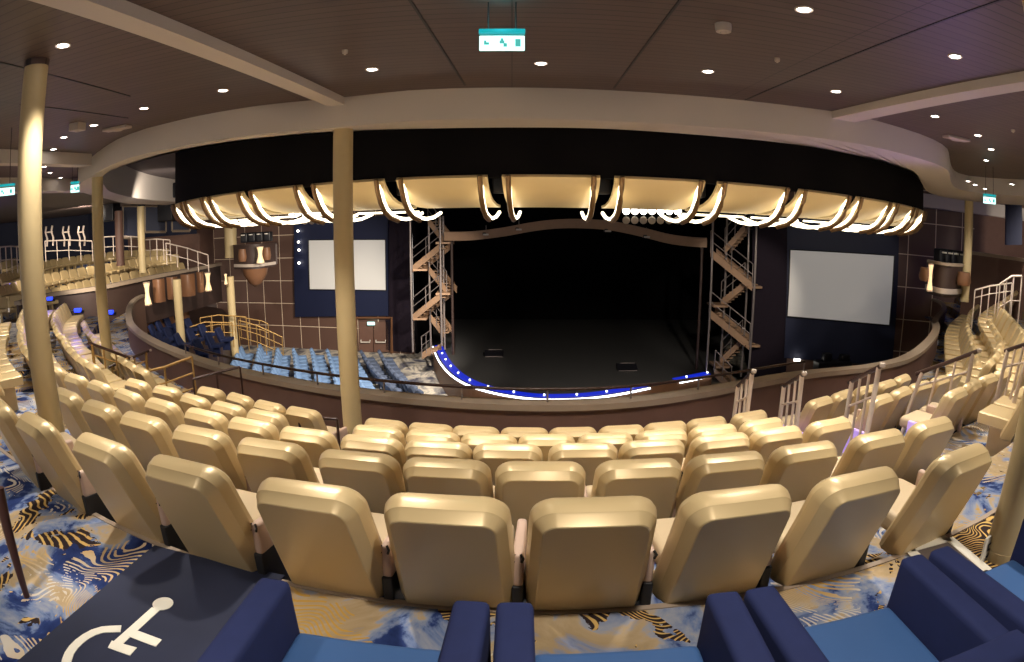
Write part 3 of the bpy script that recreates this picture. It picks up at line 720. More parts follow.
# ---------------------------------------------------------------- stage
ZST = -4.0; ZFL = -5.0
front_px = [(433, 346), (438, 358), (445, 368), (455, 377), (470, 385), (490, 391), (510, 395), (535, 398), (560, 398.5), (590, 397), (620, 393), (655, 386), (685, 380.5), (712, 375)]
fr = smooth_path([at_z(x, y, ZST) for x, y in front_px], 60)
mb = MB(); backl = [Vector((-4.5+18*k/59, 35, ZST)) for k in range(60)]
mb.strip([fr, backl]); struct('floor_stage', mb, 'stage')
mb = MB(); mb.strip([fr, lift(fr, ZFL)]); struct('wall_stage_front', mb, 'tanwall')
mb = MB(); mb.prism([(-60, -30), (60, -30), (60, 50), (-60, 50)], ZFL-.1, ZFL); struct('floor_stalls', mb, 'carpet_far')
for nm, i0, i1, lab in (('stage_light_strip', 0, 49, 'white light strip along the curved stage edge with blue glow'), ('stage_light_strip', 53, 60, 'short white light strip by the right stair tower')):
    seg = fr[i0:i1]; o = empty('stage_light_strip', seg[len(seg)//2]); tag(o, lab, 'light strip'); O = o.location
    mb = MB(); mb.tube([p-O+Vector((0, -.05, -.03)) for p in seg], .035, 8); mb.build('white_tube', 'led', o, 60)
    a = offset_xy(seg, .08); b = offset_xy(seg, .42); zz = Vector((0, 0, .03))
    mb = MB(); mb.loop_sweep([[p-O+zz*0 for p in a], [p-O+zz for p in a], [p-O+zz for p in b], [p-O for p in b]]); mb.build('blue_band', 'blue', o)
    for k in range(2, len(seg), 4):
        c = (a[k]+b[k])/2-O; mb = MB(); mb.box(tuple(c+Vector((0, 0, .05))), (.06, .06, .05), bev=.01); mb.build('marker_light', 'led', o)
# stage clutter: two low monitors
def monitor(x, y, label):
    p = at_z(x, y, ZST); o = empty('stage_monitor', p); tag(o, label, 'stage monitor', 'flat monitors on the stage')
    mb = MB(); mb.slab([(-.4, -.2, .01), (.4, -.2, .01), (.4, .22, .22), (-.4, .22, .22)], (0, .05, -.05)); mb.build('cabinet', 'slate', o)
    mb = MB(); mb.box((0, -.23, .03), (.7, .03, .025)); mb.build('edge', 'pipe', o); mb = MB(); mb.box((.05, .2, .23), (.55, .03, .025)); mb.build('edge', 'pipe', o)
monitor(494, 356, 'low black stage monitor on the left of the stage floor'); monitor(627, 370, 'low black stage monitor on the right of the stage floor')
# black box behind the arch
TL0, TL1 = at_z(412, 352, ZST), at_z(442, 356, ZST); TR0, TR1 = at_z(706, 372, ZST), at_z(748, 378, ZST)
def vwall(pts, z0, z1, name, mat, th=.15, uv=False):
    """vertical wall along plan points"""
    pts = [Vector((p[0], p[1], 0)) for p in pts]
    a = pts; b = offset_xy(pts, th)
    if sum(q.length for q in b) < sum(q.length for q in a): b = offset_xy(pts, -th)
    mb = MB(); mb.loop_sweep([lift(a, z0), lift(a, z1), lift(b, z1), lift(b, z0)])
    o = struct(name, mb, mat)
    if uv:
        me = o.data; ul = me.uv_layers.new(name='UVMap'); cum = [0]
        A = pts[0]
        for l in me.loops:
            co = me.vertices[l.vertex_index].co; ul.data[l.index].uv = ((Vector((co.x, co.y, 0))-A).length, co.z+5.02)
    return o
vwall([(-4.6, 34.5), (13.5, 34.5)], ZFL, 4.5, 'wall_backstage', 'void')
WL0, WL1 = Vector((-16.9, 32.4)), Vector((-4.9, 30.1)); WR0, WR1 = Vector((9.4, 21.9)), Vector((17.2, 18.3))
vwall([(-4.7, 30.2), (-4.4, 34.5)], ZFL, 4.5, 'wall_stage_left', 'void'); vwall([(9.5, 22.0), (13.5, 34.5)], ZFL, 4.5, 'wall_stage_right', 'void')
vwall([WL0, WL1], ZFL, 4.5, 'wall_left', 'gridwall', uv=True); vwall([WR0, WR1], ZFL, 4.5, 'wall_right', 'gridwall', uv=True)

def on_wall(px, A, B, off): return [at_plane(x, y, A, B, off) for x, y in px]
def wall_slab(px, A, B, off, th, name, mat, parent=None):
    pts = on_wall(px, A, B, off); n = Vector((-(B[1]-A[1]), B[0]-A[0], 0)).normalized()
    if n.dot(Vector((A[0], A[1], 0))) < 0: n = -n
    O = parent.location if parent else Vector()
    mb = MB(); mb.slab([p-O for p in pts], n*th); return mb.build(name, mat, parent)
# dark cloths beside the screens
for px, A, B, nm in (([(386, 205), (412, 205), (412, 353), (386, 350)], WL0, WL1, 'stage_drape'), ([(752, 200), (790, 200), (786, 372), (748, 380)], WR0, WR1, 'stage_drape')):
    o = wall_slab(px, A, B, .12, .1, nm, 'purplewall'); tag(o, 'dark plum drape between the %s screen and stair tower' % ('left' if A is WL0 else 'right'), 'drape')
def screen(outer, inner, A, B, label, lab2):
    pts = on_wall(inner, A, B, .3); o = empty('projection_screen', sum(pts, Vector())/4); tag(o, label, 'projection screen', 'blank projection screens')
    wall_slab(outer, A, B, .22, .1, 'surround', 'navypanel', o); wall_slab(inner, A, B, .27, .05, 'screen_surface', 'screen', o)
    x0, y0 = inner[0]; x1 = inner[1][0]; y1 = inner[2][1]
    fr_ = on_wall(inner, A, B, .3); mb = MB(); O = o.location
    for a, b in zip(fr_, fr_[1:]+fr_[:1]): mb.tube([a-O, b-O], .025, 6)
    mb.build('frame', 'slate', o)
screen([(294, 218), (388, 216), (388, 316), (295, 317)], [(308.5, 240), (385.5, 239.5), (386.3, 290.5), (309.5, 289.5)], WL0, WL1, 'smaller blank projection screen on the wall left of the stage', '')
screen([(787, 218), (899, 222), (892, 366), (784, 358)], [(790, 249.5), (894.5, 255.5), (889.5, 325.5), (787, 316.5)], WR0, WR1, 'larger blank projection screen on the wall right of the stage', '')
# small pin lights on the left surround
for i, (x, y) in enumerate([(298, 231), (298.5, 242), (299, 250), (299, 263)]):
    p = at_plane(x, y, WL0, WL1, .36); mb = MB(); mb.lathe([(.05, -.05), (.07, 0), (.05, .05)], n=10); o = mb.build('wall_spotlight', 'lamp'); o.location = p
    tag(o, f'tiny spotlight at the left edge of the left screen, {ORD[i+1]} from the top', 'spotlight', 'pin spotlights by the left screen')
# double door under the left screen
d0 = at_plane(374, 335, WL0, WL1, .1); o = empty('door_1', d0); o['kind'] = 'structure'
for k, (xa, xb) in enumerate(((359, 373), (374, 388.5))):
    lf = wall_slab([(xa, 322), (xb, 322), (xb, 352), (xa, 352)], WL0, WL1, .12, .08, 'door_leaf', 'brownwall', o)
    a, b = on_wall([(xa+2, 340), (xb-3, 340)], WL0, WL1, .2); mb = MB(); mb.tube([a-d0, a-d0+Vector((.0, -.06, -.1)), b-d0+Vector((0, -.06, -.1)), b-d0], .035, 6); ph_ = mb.build('push_bar', 'white_rib', lf)
fr4 = on_wall([(356, 353), (356, 318), (391.5, 318), (391.5, 353)], WL0, WL1, .14); mb = MB(); mb.tube([p-d0 for p in fr4], .08, 4); mb.build('door_frame', 'tanwall', o)
p = at_plane(371, 323.5, WL0, WL1, .3); mb = MB(); mb.box((0, 0, 0), (.38, .06, .16), bev=.02); o = mb.build('exit_sign', 'exitface'); o.location = p; tag(o, 'small lit sign above the double door under the left screen', 'exit sign', 'hanging exit signs')

# right-hand doorway lamp under the right screen
p = at_plane(797, 360, WR0, WR1, .5); mb = MB(); mb.box((0, 0, 0), (.28, .06, .08), bev=.02); o = mb.build('door_lamp', 'lamp'); o.location = p; tag(o, 'small white lamp on the wall under the right screen', 'lamp')
p = at_plane(833, 362, WR0, WR1, .7); o = empty('sound_console', p); tag(o, 'dark equipment standing below the right screen', 'equipment')
mb = MB(); mb.box((0, 0, -.4), (1.5, .5, .9), bev=.05); mb.build('cabinet', 'slate', o, 40); mb = MB(); mb.box((-.3, 0, .15), (.35, .3, .4), bev=.08); mb.build('monitor', 'slate', o, 40); mb = MB(); mb.box((.5, 0, .12), (.4, .3, .3), bev=.08); mb.build('monitor', 'slate', o, 40)

# stair towers
def tower(L, R, flights, rails, posts, ztop_y, label):
    Lx, Rx = Vector((L.x, L.y)), Vector((R.x, R.y)); o = empty('stair_tower', (L+R)/2); tag(o, label, 'stair tower', 'open stair towers flanking the stage'); O = o.location
    u = (R-L).normalized(); n = Vector((-u.y, u.x, 0)); n = n if n.y > 0 else -n
    pt = lambda x, y, d=0: at_plane(x, y, Lx, Rx)+n*d-O
    for (x0, y0, x1, y1, d) in posts:
        a = pt(x0, y0); b = pt(x1, y1); b.x, b.y = a.x, a.y; b = b+n*d; a = a+n*d
        mb = MB(); mb.tube([a, b], .045, 8); mb.build('post', 'pipe', o, 60)
    for (x0, y0, x1, y1, d) in flights:
        a = pt(x0, y0, d); b = pt(x1, y1, d); t = (b-a).normalized(); h_ = Vector((0, 0, .15))
        mb = MB(); mb.slab([a-h_, b-h_, b+h_, a+h_], n*.05); mb.slab([a-h_+n*.75, b-h_+n*.75, b+h_+n*.75, a+h_+n*.75], n*.05)
        N_ = 7
        for k in range(N_):
            c = a.lerp(b, (k+.5)/N_)+n*.4; mb.box(tuple(c), (.26, .7, .03))
        mb.build('flight', 'stairmetal', o)
        mb = MB(); hh = Vector((0, 0, .85)); mb.tube([a+hh, b+hh], .02, 6); mb.tube([a+hh*.55, b+hh*.55], .015, 6)
        for k in range(3): c = a.lerp(b, k/2); mb.tube([c, c+hh], .018, 6)
        mb.build('handrail', 'pipe', o, 60)
    for (x, y) in rails:
        a = pt(x, y); mb = MB(); mb.box(tuple(a+n*.45), (.6, .9, .08)); mb.build('landing', 'stairmetal', o)
tower(TL0, TL1, [(421, 221, 437, 242, .5), (412.5, 269, 440, 247, 0), (422, 271, 440, 293, .5), (412.5, 318, 440, 296, 0), (424, 320, 436, 336, .5), (422, 356, 431, 350, 0)], [(438, 243), (415, 270), (438, 294), (415, 319)],
      [(413, 352, 410, 216, 0), (423, 352, 421, 216, .6), (437, 352, 436, 216, .6), (442, 346, 441, 216, 0)], 215, 'open stair tower with zigzag flights on the left of the stage')
tower(TR0, TR1, [(721, 251, 742, 227, .5), (710.5, 253, 752, 287, 0), (717, 305, 741, 286, .5), (709, 313, 749, 346, 0), (716, 365, 738, 344, .5), (714, 372, 730, 388, 0)], [(748, 287), (714, 306), (746, 346), (716, 367)],
      [(706, 375, 710, 216, 0), (715.5, 375, 720, 216, .6), (737, 380, 743, 216, .6), (748, 378, 755.5, 216, 0)], 215, 'open stair tower with zigzag flights on the right of the stage')
# proscenium header
PA, PB = Vector((TL1.x, TL1.y+.1)), Vector((TR0.x, TR0.y+.1))
arch = [(444, 232), (470, 231.5), (500, 228), (530, 222.5), (555, 219.5), (580, 219), (610, 221), (640, 227), (668, 234), (690, 237), (707, 238)]
n_ = Vector((-(PB.y-PA.y), PB.x-PA.x, 0)).normalized()
a = smooth_path([at_plane(x, y, PA, PB) for x, y in arch], 40); b = [p-Vector((0, 0, .36)) for p in a]
mb = MB(); mb.loop_sweep([a, [p+n_*.35 for p in a], [p+n_*.35 for p in b], b]); o = mb.build('proscenium_header', 'stairmetal', None, 40); tag(o, 'wavy bronze header beam across the top of the stage opening', 'header beam')
for i, (x, y) in enumerate([(486, 234), (519, 229), (608, 230.5), (647, 236.5)]):
    p = at_plane(x, y, PA, PB); o = empty('stage_spotlight', p); tag(o, f'small stage lamp hung under the bronze header, {ORD[i+1]} from the left', 'stage lamp', 'lamps under the header')
    mb = MB(); mb.box((0, .1, 0), (.28, .2, .12), bev=.02); mb.build('housing', 'slate', o, 40); mb = MB(); mb.box((0, -.015, -.02), (.24, .03, .07), bev=.01); mb.build('lens', 'white_rib', o, 40)
    mb = MB(); mb.tube([(0, .1, .05), (0, .1, .35)], .015, 6); mb.build('hanger', 'pipe', o)
for i, (x, y0, y1) in enumerate(((451, 236, 342), (704.5, 240, 362))):
    a = at_plane(x, y0, PA, PB)+Vector((0, .3, 0)); mb = MB(); mb.tube([(0, 0, 0), (0, 0, a.z-ZST)], .06, 8); mb.build('stage_post', 'darkbrown', None, 60)
    o = bpy.context.scene.collection.objects[-1] if False else [q for q in COL.objects if q.name.startswith('stage_post')][-1]
    o.location = (a.x, a.y, ZST); tag(o, 'thin dark post at the %s end of the bronze header' % ('left', 'right')[i], 'post', 'posts carrying the header')

# ---------------------------------------------------------------- stalls seats
me_st = far_seat('stalls', 'stalls_seat'); me_sd = far_seat('stalls_dark', 'stalls_seat'); me_nv = far_seat('navyseat', 'box_seat')
def seat_line(px, z, mesh, name, nm, cat, group, face, pitch=.6):
    pts = [at_z(x, y, z+.9) for x, y in px]; n = max(2, int(path_len(pts)/pitch)); q = smooth_path(pts, n)
    for i, p in enumerate(q):
        t = q[min(i+1, n-1)]-q[max(i-1, 0)]; nr = Vector((t.y, -t.x, 0)).normalized()
        if nr.dot(face-p) < 0: nr = -nr
        o = bpy.data.objects.new(name, mesh); COL.objects.link(o); o.location = (p.x, p.y, z); o.rotation_euler = (0, 0, math.atan2(nr.y, nr.x)-PI/2)
        tag(o, nm.replace('#', ORD[min(i+1, 28)]), cat, group)
face = Vector((3, 24, 0))
ST = [[(240, 346), (236, 354), (232, 361)], [(259, 344), (256, 358), (251, 373)], [(277, 348), (274, 362), (268, 379)], [(293, 348), (295, 362), (296, 382)], [(311, 348), (314, 364), (317, 384)],
      [(327, 349), (332, 366), (337, 386)], [(344, 349), (352, 366), (364, 388)], [(361, 350), (372, 366), (395, 389)], [(379, 350), (391, 368), (418, 391)]]
SN = ['ninth row from the stage', 'eighth row from the stage', 'seventh row from the stage', 'sixth row from the stage', 'fifth row from the stage', 'fourth row from the stage', 'third row from the stage', 'second row from the stage', 'row nearest the stage']
for j, l in enumerate(ST):
    z = ZFL+max(0, 5-j)*.08
    seat_line(l, z, me_st if j < 7 else me_sd, 'stalls_seat', f'pale blue stalls seat, {SN[j]}, # from the far wall', 'stalls seat', 'pale blue seats in the stalls', face)
# navy seats in the raised box
ZB = -2.9
mb = MB(); bp = [at_z(x, y, ZB) for x, y in [(136, 326), (148, 314), (190, 303), (222, 309), (236, 322), (230, 332), (222, 345), (200, 358), (165, 350)]]
mb.prism([(p.x, p.y) for p in bp], ZFL, ZB); struct('floor_navy_box', mb, 'darkbrown')
NV = [[(150, 324), (162, 317), (176, 312)], [(156, 331), (170, 324), (186, 318)], [(164, 338), (182, 330), (200, 323)], [(178, 345), (196, 338), (217, 327)]]
NN = ['row nearest the tan panels', 'second row from the tan panels', 'third row from the tan panels', 'row nearest the stalls']
for j, l in enumerate(NV):
    seat_line(l, ZB-.0, me_nv, 'box_seat', f'navy seat in the raised box, {NN[j]}, # from the parapet', 'box seat', 'navy seats in the raised box', Vector((3, 24, 0)), .68)
# brass stair rails of the stalls and the box
def rail_run(px, D, z_h, name, label, mat='brass', nposts=4, rails=(1.0, .55), r=.03, grp='metal handrails', Dn=None):
    pts = [at_dist(x, y, D if Dn is None else D+(Dn-D)*i/(len(px)-1)) for i, (x, y) in enumerate(px)]; O = pts[0].copy(); O.z -= z_h
    o = empty(name, O); tag(o, label, 'handrail', grp)
    for f in rails:
        mb = MB(); mb.tube([p-O-Vector((0, 0, z_h*(1-f))) for p in pts], r if f == 1 else r*.7, 8); mb.build('rail', mat, o, 60)
    q = smooth_path(pts, nposts) if nposts > 1 else pts[:1]
    for p in q:
        mb = MB(); mb.tube([p-O-Vector((0, 0, z_h)), p-O], r*.8, 6); mb.build('post', mat, o, 60)
    return o
rail_run([(238, 320), (258, 326), (282, 337)], 28.5, 1.3, 'stair_rail', 'brass stair rail descending to the stalls along the grid wall', nposts=6, rails=(1, .7, .4))
rail_run([(200, 318), (218, 315), (246, 317)], 27, 1.0, 'stair_rail', 'brass rail across the landing above the stalls stairs', nposts=5, rails=(1, .6))
rail_run([(190, 327), (205, 322), (232, 323)], 25.5, 1.0, 'stair_rail', 'brass rail along the back of the navy seated box', nposts=5, rails=(1, .6))
rail_run([(240, 317), (262, 321), (268, 324)], 30, 1.1, 'stair_rail', 'second brass stair rail closest to the grid wall', nposts=4, rails=(1, .6))

# ---------------------------------------------------------------- opera boxes
def opera_box(px0, px1, ytop, ybot, D, label, kind, below):
    A = at_dist(px0, ybot, D); B = at_dist(px1, ybot, D); zt = at_dist((px0+px1)/2, ytop, D).z; zb_ = (A.z+B.z)/2
    o = empty('opera_box', ((A.x+B.x)/2, (A.y+B.y)/2, zb_)); tag(o, label, 'opera box', 'small curved opera boxes'); O = o.location
    u = (B-A); u.z = 0; wd = u.length; u.normalize(); n = Vector((u.y, -u.x, 0)); n = n if n.y < 0 else -n
    arc = [u*(wd*(k/16-.5))+n*(.8*math.sin(PI*k/16)) for k in range(17)]; inn = [u*(wd*(k/16-.5)*.94)+n*(.8*math.sin(PI*k/16)-.1) for k in range(17)]
    h = zt-zb_
    mb = MB(); mb.loop_sweep([lift(arc, .1), lift(arc, h), lift(inn, h), lift(inn, .1)]); mb.build('front_panel', 'darkbrown', o, 40)
    a2 = [p+n*.12 for p in arc]; i2 = [p-n*.15 for p in inn]
    mb = MB(); mb.loop_sweep([lift(a2, 0), lift(a2, .13), lift(i2, .13), lift(i2, 0)]); mb.build('lower_ledge', 'fixture', o, 40)
    mb = MB(); mb.loop_sweep([lift(a2, h), lift(a2, h+.07), lift(i2, h+.07), lift(i2, h)]); mb.build('upper_ledge', 'ledge' if kind else 'darkbrown', o, 40)
    mb = MB(); fl = [p for p in arc]+[arc[-1]-n*1.5, arc[0]-n*1.5]; mb.prism(fl, -.1, .0); mb.build('floor_slab', 'darkbrown', o)
    side = n*(-1.5)
    for e in (arc[0], arc[-1]): mb = MB(); mb.slab([e, e+side, e+side+Vector((0, 0, h)), e+Vector((0, 0, h))], u*.08); mb.build('side_panel', 'darkbrown', o)
    if below:
        mb = MB(); mb.lathe([(.02, -.95), (.3, -.8), (.55, -.4), (.62, -.1)], c=tuple(n*.15), n=18); mb.build('underside_bowl', 'tanwall', o, 50)
    # barrel cheeks beside the lamp
    for s in (-1, 1):
        mb = MB(); c = u*(s*.55)+n*.55; mb.lathe([(.17, .25), (.22, h*.5), (.17, h-.12)], c=(c.x, c.y, 0), n=16); mb.build('barrel_cheek', 'tanwall', o, 50)
    return o
opera_box(234, 276, 245, 265.5, 28.8, 'dark opera box with pale ledge left of the left screen', 0, True)
sconce(260.5, 247, 262.5, 8, 27.6, 'lit hourglass wall lamp on the left opera box front')
opera_box(925, 963, 264, 291, 17.6, 'dark opera box with two pale ledges right of the right screen', 1, False)
sconce(929.5, 264.5, 290, 6.5, 16.6, 'lit hourglass wall lamp on the right opera box front')
def light_rack(x0, x1, y0, y1, D, label):
    A = at_dist(x0, y0, D); B = at_dist(x1, y1, D); o = empty('light_rack', (A+B)/2); tag(o, label, 'stage lights'); O = o.location
    mb = MB(); mb.tube([(A.x-O.x, A.y-O.y, 0), (B.x-O.x, B.y-O.y, 0)], .04, 6); mb.build('bar', 'slate', o)
    for k in range(4):
        p = A.lerp(B, (k+.5)/4)-O; p.z = 0; mb = MB(); mb.box((p.x, p.y, -.05), (.35, .35, .45), bev=.06); ln = mb.build('lamp_head', 'slate', o, 40)
        mb = MB(); mb.lathe([(.1, -.02), (.1, .02)], c=(p.x-.02, p.y-.19, .08), n=10); mb.build('lens', 'white_rib', ln)
light_rack(241, 272, 236, 236, 29, 'dark rack of stage lights above the left opera box'); light_rack(938, 962, 256, 256, 18.2, 'dark rack of stage lights standing in the right opera box')

# ---------------------------------------------------------------- outer walls
vwall([(-42, 14), (-40, 27), (-30, 36.5), (-20.5, 37)], -1, 4.5, 'wall_far_left', 'navywall')
vwall([(-20.6, 37), (-16.8, 32.5)], ZFL, 4.5, 'wall_far_corner', 'brownwall')
# brown dado and openings on the far left wall
o = vwall([(-26, 36.2), (-19.8, 36.2), (-16.9, 32.5)], -3, 1.35, 'wall_far_dado', 'brownwall', .3)
for i, (x0, x1, y0, y1) in enumerate([(123, 138, 206, 238), (145, 166, 206, 232), (172, 190, 205, 231)]):
    pts = [at_dist(x, y, 33.0) for x, y in ((x0, y0), (x1, y0), (x1, y1), (x0, y1))]; mb = MB(); mb.slab(pts, (0, .05, 0)); o = mb.build(f'window_{i+1}', 'navypanel'); o['kind'] = 'structure'
    mb = MB(); c = sum(pts, Vector())/4
    for a, b in zip(pts, pts[1:]+pts[:1]): mb.tube([a-c, b-c], .06, 4)
    f = mb.build('frame', 'ledge', o); f.location = c
for i, x in enumerate((110, 168)):
    p = at_dist(x, 210, 32); o = empty('loudspeaker', p); mb = MB(); mb.box((0, 0, 0), (.9, .7, 1.1), bev=.06); mb.build('cabinet', 'slate', o, 40); mb = MB(); mb.tube([(0, 0, .5), (0, 0, 3.85-p.z)], .05, 6); mb.build('hanger', 'slate', o); tag(o, 'black loudspeaker hanging on the far wall %s the slim column' % ('left of', 'right of')[i], 'loudspeaker', 'hanging loudspeakers')
p = at_dist(178, 190, 17); o = empty('hanging_spotlight', p); tag(o, 'small black spotlight hanging at the left end of the drum', 'spotlight'); mb = MB(); mb.box((0, 0, 0), (.22, .25, .4), bev=.04); mb.build('housing', 'slate', o, 40); mb = MB(); mb.tube([(0, 0, .2), (0, 0, .9)], .02, 6); mb.build('hanger', 'slate', o)
# right wing walls
vwall([(17.2, 18.3), (22, 17.0), (30, 10), (31, 0)], -2, 4.5, 'wall_right_wing', 'brownwall', .2)
vwall([at_dist(965, 230, 20.8), at_dist(1000, 235, 20.4), at_dist(1024, 240, 20), (20, 8)], -2, 1.45, 'wall_right_dado', 'brownwall', .2)
pth = [at_dist(965, 230, 20.75), at_dist(1000, 235, 20.35), at_dist(1030, 240, 19.9)]
mb = MB(); a = [Vector((p.x, p.y, 0)) for p in pth]; b = [p*1.02 for p in a]; mb.loop_sweep([lift(a, 1.43), lift(a, 1.53), lift(b, 1.53), lift(b, 1.43)]); struct('trim_right_dado_cap', mb, 'ledge')
pts = [at_dist(x, y, 21.6) for x, y in ((1006, 200), (1022, 200), (1022, 245), (1006, 245))]; mb = MB(); mb.slab(pts, (0, .06, 0)); o = mb.build('window_4', 'navywall'); o['kind'] = 'structure'

# ---------------------------------------------------------------- handrails around the balcony seating
def hoop(base_px, z0, top_px, label, mat='post', toprail='rail', zt=None, D=None, grp='aisle handrails by the right aisle'):
    """two posts and a sloping top rail; base px (two feet on floor z0), rail at given height"""
    f0, f1 = at_z(*base_px[0], z0[0]), at_z(*base_px[1], z0[1])
    if D: f0, f1 = at_dist(*base_px[0], D[0]), at_dist(*base_px[1], D[1]); f0.z, f1.z = z0
    o = empty('handrail', f0); tag(o, label, 'handrail', grp); O = f0
    t0 = at_dist(*top_px[0], math.hypot(f0.x, f0.y)); t1 = at_dist(*top_px[1], math.hypot(f1.x, f1.y))
    for f, t in ((f0, t0), (f1, t1)):
        bend = f.lerp(t, .5)+Vector((.0, .03, 0))
        mb = MB(); mb.tube([f-O, bend-O, t-O], .028, 8); mb.build('post', mat, o, 60)
    [MB().tube([f0.lerp(f1, q)-O, t0.lerp(t1, q)-O], .016, 8).build('baluster', mat, o, 60) for q in (.33, .67)]
    mb = MB(); ext = (t1-t0)*.12; mb.tube([t0-O-ext, t1-O+ext], .026, 8); mb.build('top_rail', toprail, o, 60)
    mb = MB(); mb.tube([t0.lerp(f0, .2)-O, t1.lerp(f1, .2)-O], .014, 8); mb.build('mid_rail', mat, o, 60)
    mb = MB(); mb.lathe([(.028, -.02), (.034, 0), (.028, .02)], n=12); e = mb.build('rail_end', 'fixture', o, 50); e.location = t1-O+ext
    return o
def floor_z(k): return -STEP*k
hoop([(733, 430), (746, 425)], (-1.1, -1.1), [(738, 386), (752, 373)], 'pale handrail with dark top at the front end of the right aisle', D=(7.4, 6.9))
hoop([(780, 428), (799, 424)], (-1.1, -1.1), [(784, 386), (802, 375)], 'pale handrail in the right aisle, second from the parapet', D=(7.2, 6.6))
hoop([(845, 430), (868, 428)], (-1.1, -.82), [(852, 381), (879, 367)], 'pale handrail in the right aisle, third from the parapet', D=(6.7, 6.1))
hoop([(900, 440), (957, 442)], (-.55, -.4), [(922, 372), (973, 353)], 'tall pale handrail with dark top in the middle of the right aisle')
hoop([(990, 432), (1004, 438)], (-.3, -.2), [(1008, 350), (1032, 342)], 'pale handrail at the right edge behind the thick column')
# end panels beside the right aisle, violet light put in as emission
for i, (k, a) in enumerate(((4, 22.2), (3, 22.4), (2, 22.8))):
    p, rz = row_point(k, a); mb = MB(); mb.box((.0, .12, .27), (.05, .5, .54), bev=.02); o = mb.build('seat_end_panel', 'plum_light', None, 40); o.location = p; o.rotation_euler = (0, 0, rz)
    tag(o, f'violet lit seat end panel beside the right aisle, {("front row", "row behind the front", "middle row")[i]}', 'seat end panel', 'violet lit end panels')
# left aisle rails
BR = 'aisle handrails by the left aisle'
hoop([(97, 398), (135, 402)], (-.82, -1.0), [(92, 344), (127, 357)], 'brass handrail with dark top in the left aisle', 'brass', grp=BR)
hoop([(112, 392), (148, 396)], (-.9, -1.1), [(112, 366), (146, 352)], 'brass handrail facing the left parapet corner', 'brass', grp=BR)
rail_run([(136, 374), (165, 367), (192, 357)], 10.2, .9, 'handrail', 'dark handrail with brass lower bars rising along the left parapet', 'brass', 3, (1, .72, .45), .022, BR, 9.8)
rail_run([(193, 379), (215, 373), (240, 367)], 9.2, .6, 'handrail', 'short dark handrail before the left front row seats', 'rail', 3, (1,), .02, BR)
o = rail_run([(299, 417), (318, 418), (337, 419)], 6.9, .5, 'handrail', 'short dark handrail beside the middle column foot', 'rail', 2, (1,), .022, BR)
# far left platform rails
for i, (x0, x1, y, D, nm) in enumerate([(0, 22, 247, 24, 'at the left edge behind the left column'), (45, 92, 241, 31, 'behind the top row of the far tiers'), (104, 140, 237, 31, 'between the far columns'), (143, 170, 240, 29, 'right of the slim far column'), (166, 208, 243, 28, 'on the steps at the end of the far tiers')]):
    ye = y+(12 if i == 4 else 0)
    rail_run([(x0, y), ((x0+x1)/2, (y+ye)/2-1), (x1, ye)], D, .95, 'handrail', f'pale metal handrail {nm}', 'post', 5, (1, .5), .03, 'pale handrails of the far tiers')
for i, (x, w_) in enumerate(((50, 9), (67, 8), (82, 7))):
    a = at_dist(x, 246, 31.5); b = at_dist(x, 226, 31.5); o = empty('handrail', a); tag(o, f'tall pale S-curved handrail before the navy far wall, {ORD[i+1]} from the left', 'handrail', 'tall curved handrails'); h_ = b.z-a.z; w2 = w_/FPX*31
    for s in (-1, 1):
        mb = MB(); mb.tube([(s*w2/2, 0, 0), (s*w2/2+.05, 0, h_*.4), (s*w2/2-.08, 0, h_*.7), (s*w2/2, 0, h_)], .05, 6); mb.build('post', 'post', o, 60)
    mb = MB(); mb.tube([(-w2/2, 0, h_*.7), (w2/2, 0, h_*.7)], .04, 6); mb.build('rail', 'post', o, 60)
rail_run([(975, 290), (990, 286), (1012, 283)], 16, .95, 'handrail', 'pale metal handrail behind the far right wing seats', 'post', 6, (1, .8), .02, 'pale handrails of the right wing')
rail_run([(1000, 284), (1012, 276), (1022, 276)], 15, 1.1, 'handrail', 'taller pale handrail at the right edge behind the wing', 'post', 4, (1, .5), .025, 'pale handrails of the right wing')
# blue step lights
for i, (x, y, z, nm) in enumerate([(78, 313, 0.0, 'left of the second column'), (110, 315, -.1, 'right of the second column'), (11, 288, .1, 'left of the left column'), (976, 307, -.2, 'in the far right wing'), (1022, 303, 0, 'at the right edge of the wing'), (50, 301, .1, 'right of the left column')]):
    p = at_z(x, y, z); o = empty('step_light', p); tag(o, f'blue glowing step light {nm}', 'step light', 'blue step lights'); mb = MB(); mb.box((0, 0, .07), (.22, .10, .1), bev=.02); mb.build('lens', 'bluedot', o, 40); mb = MB(); mb.box((0, .06, .02), (.28, .1, .08)); mb.build('housing', 'slate', o)
    li = bpy.data.lights.new('step glow', 'POINT'); li.energy = 9; li.color = (.12, .12, 1); li.shadow_soft_size = .1; lo = bpy.data.objects.new('step_glow', li); COL.objects.link(lo); lo.location = p+Vector((.1, -.3, .35))

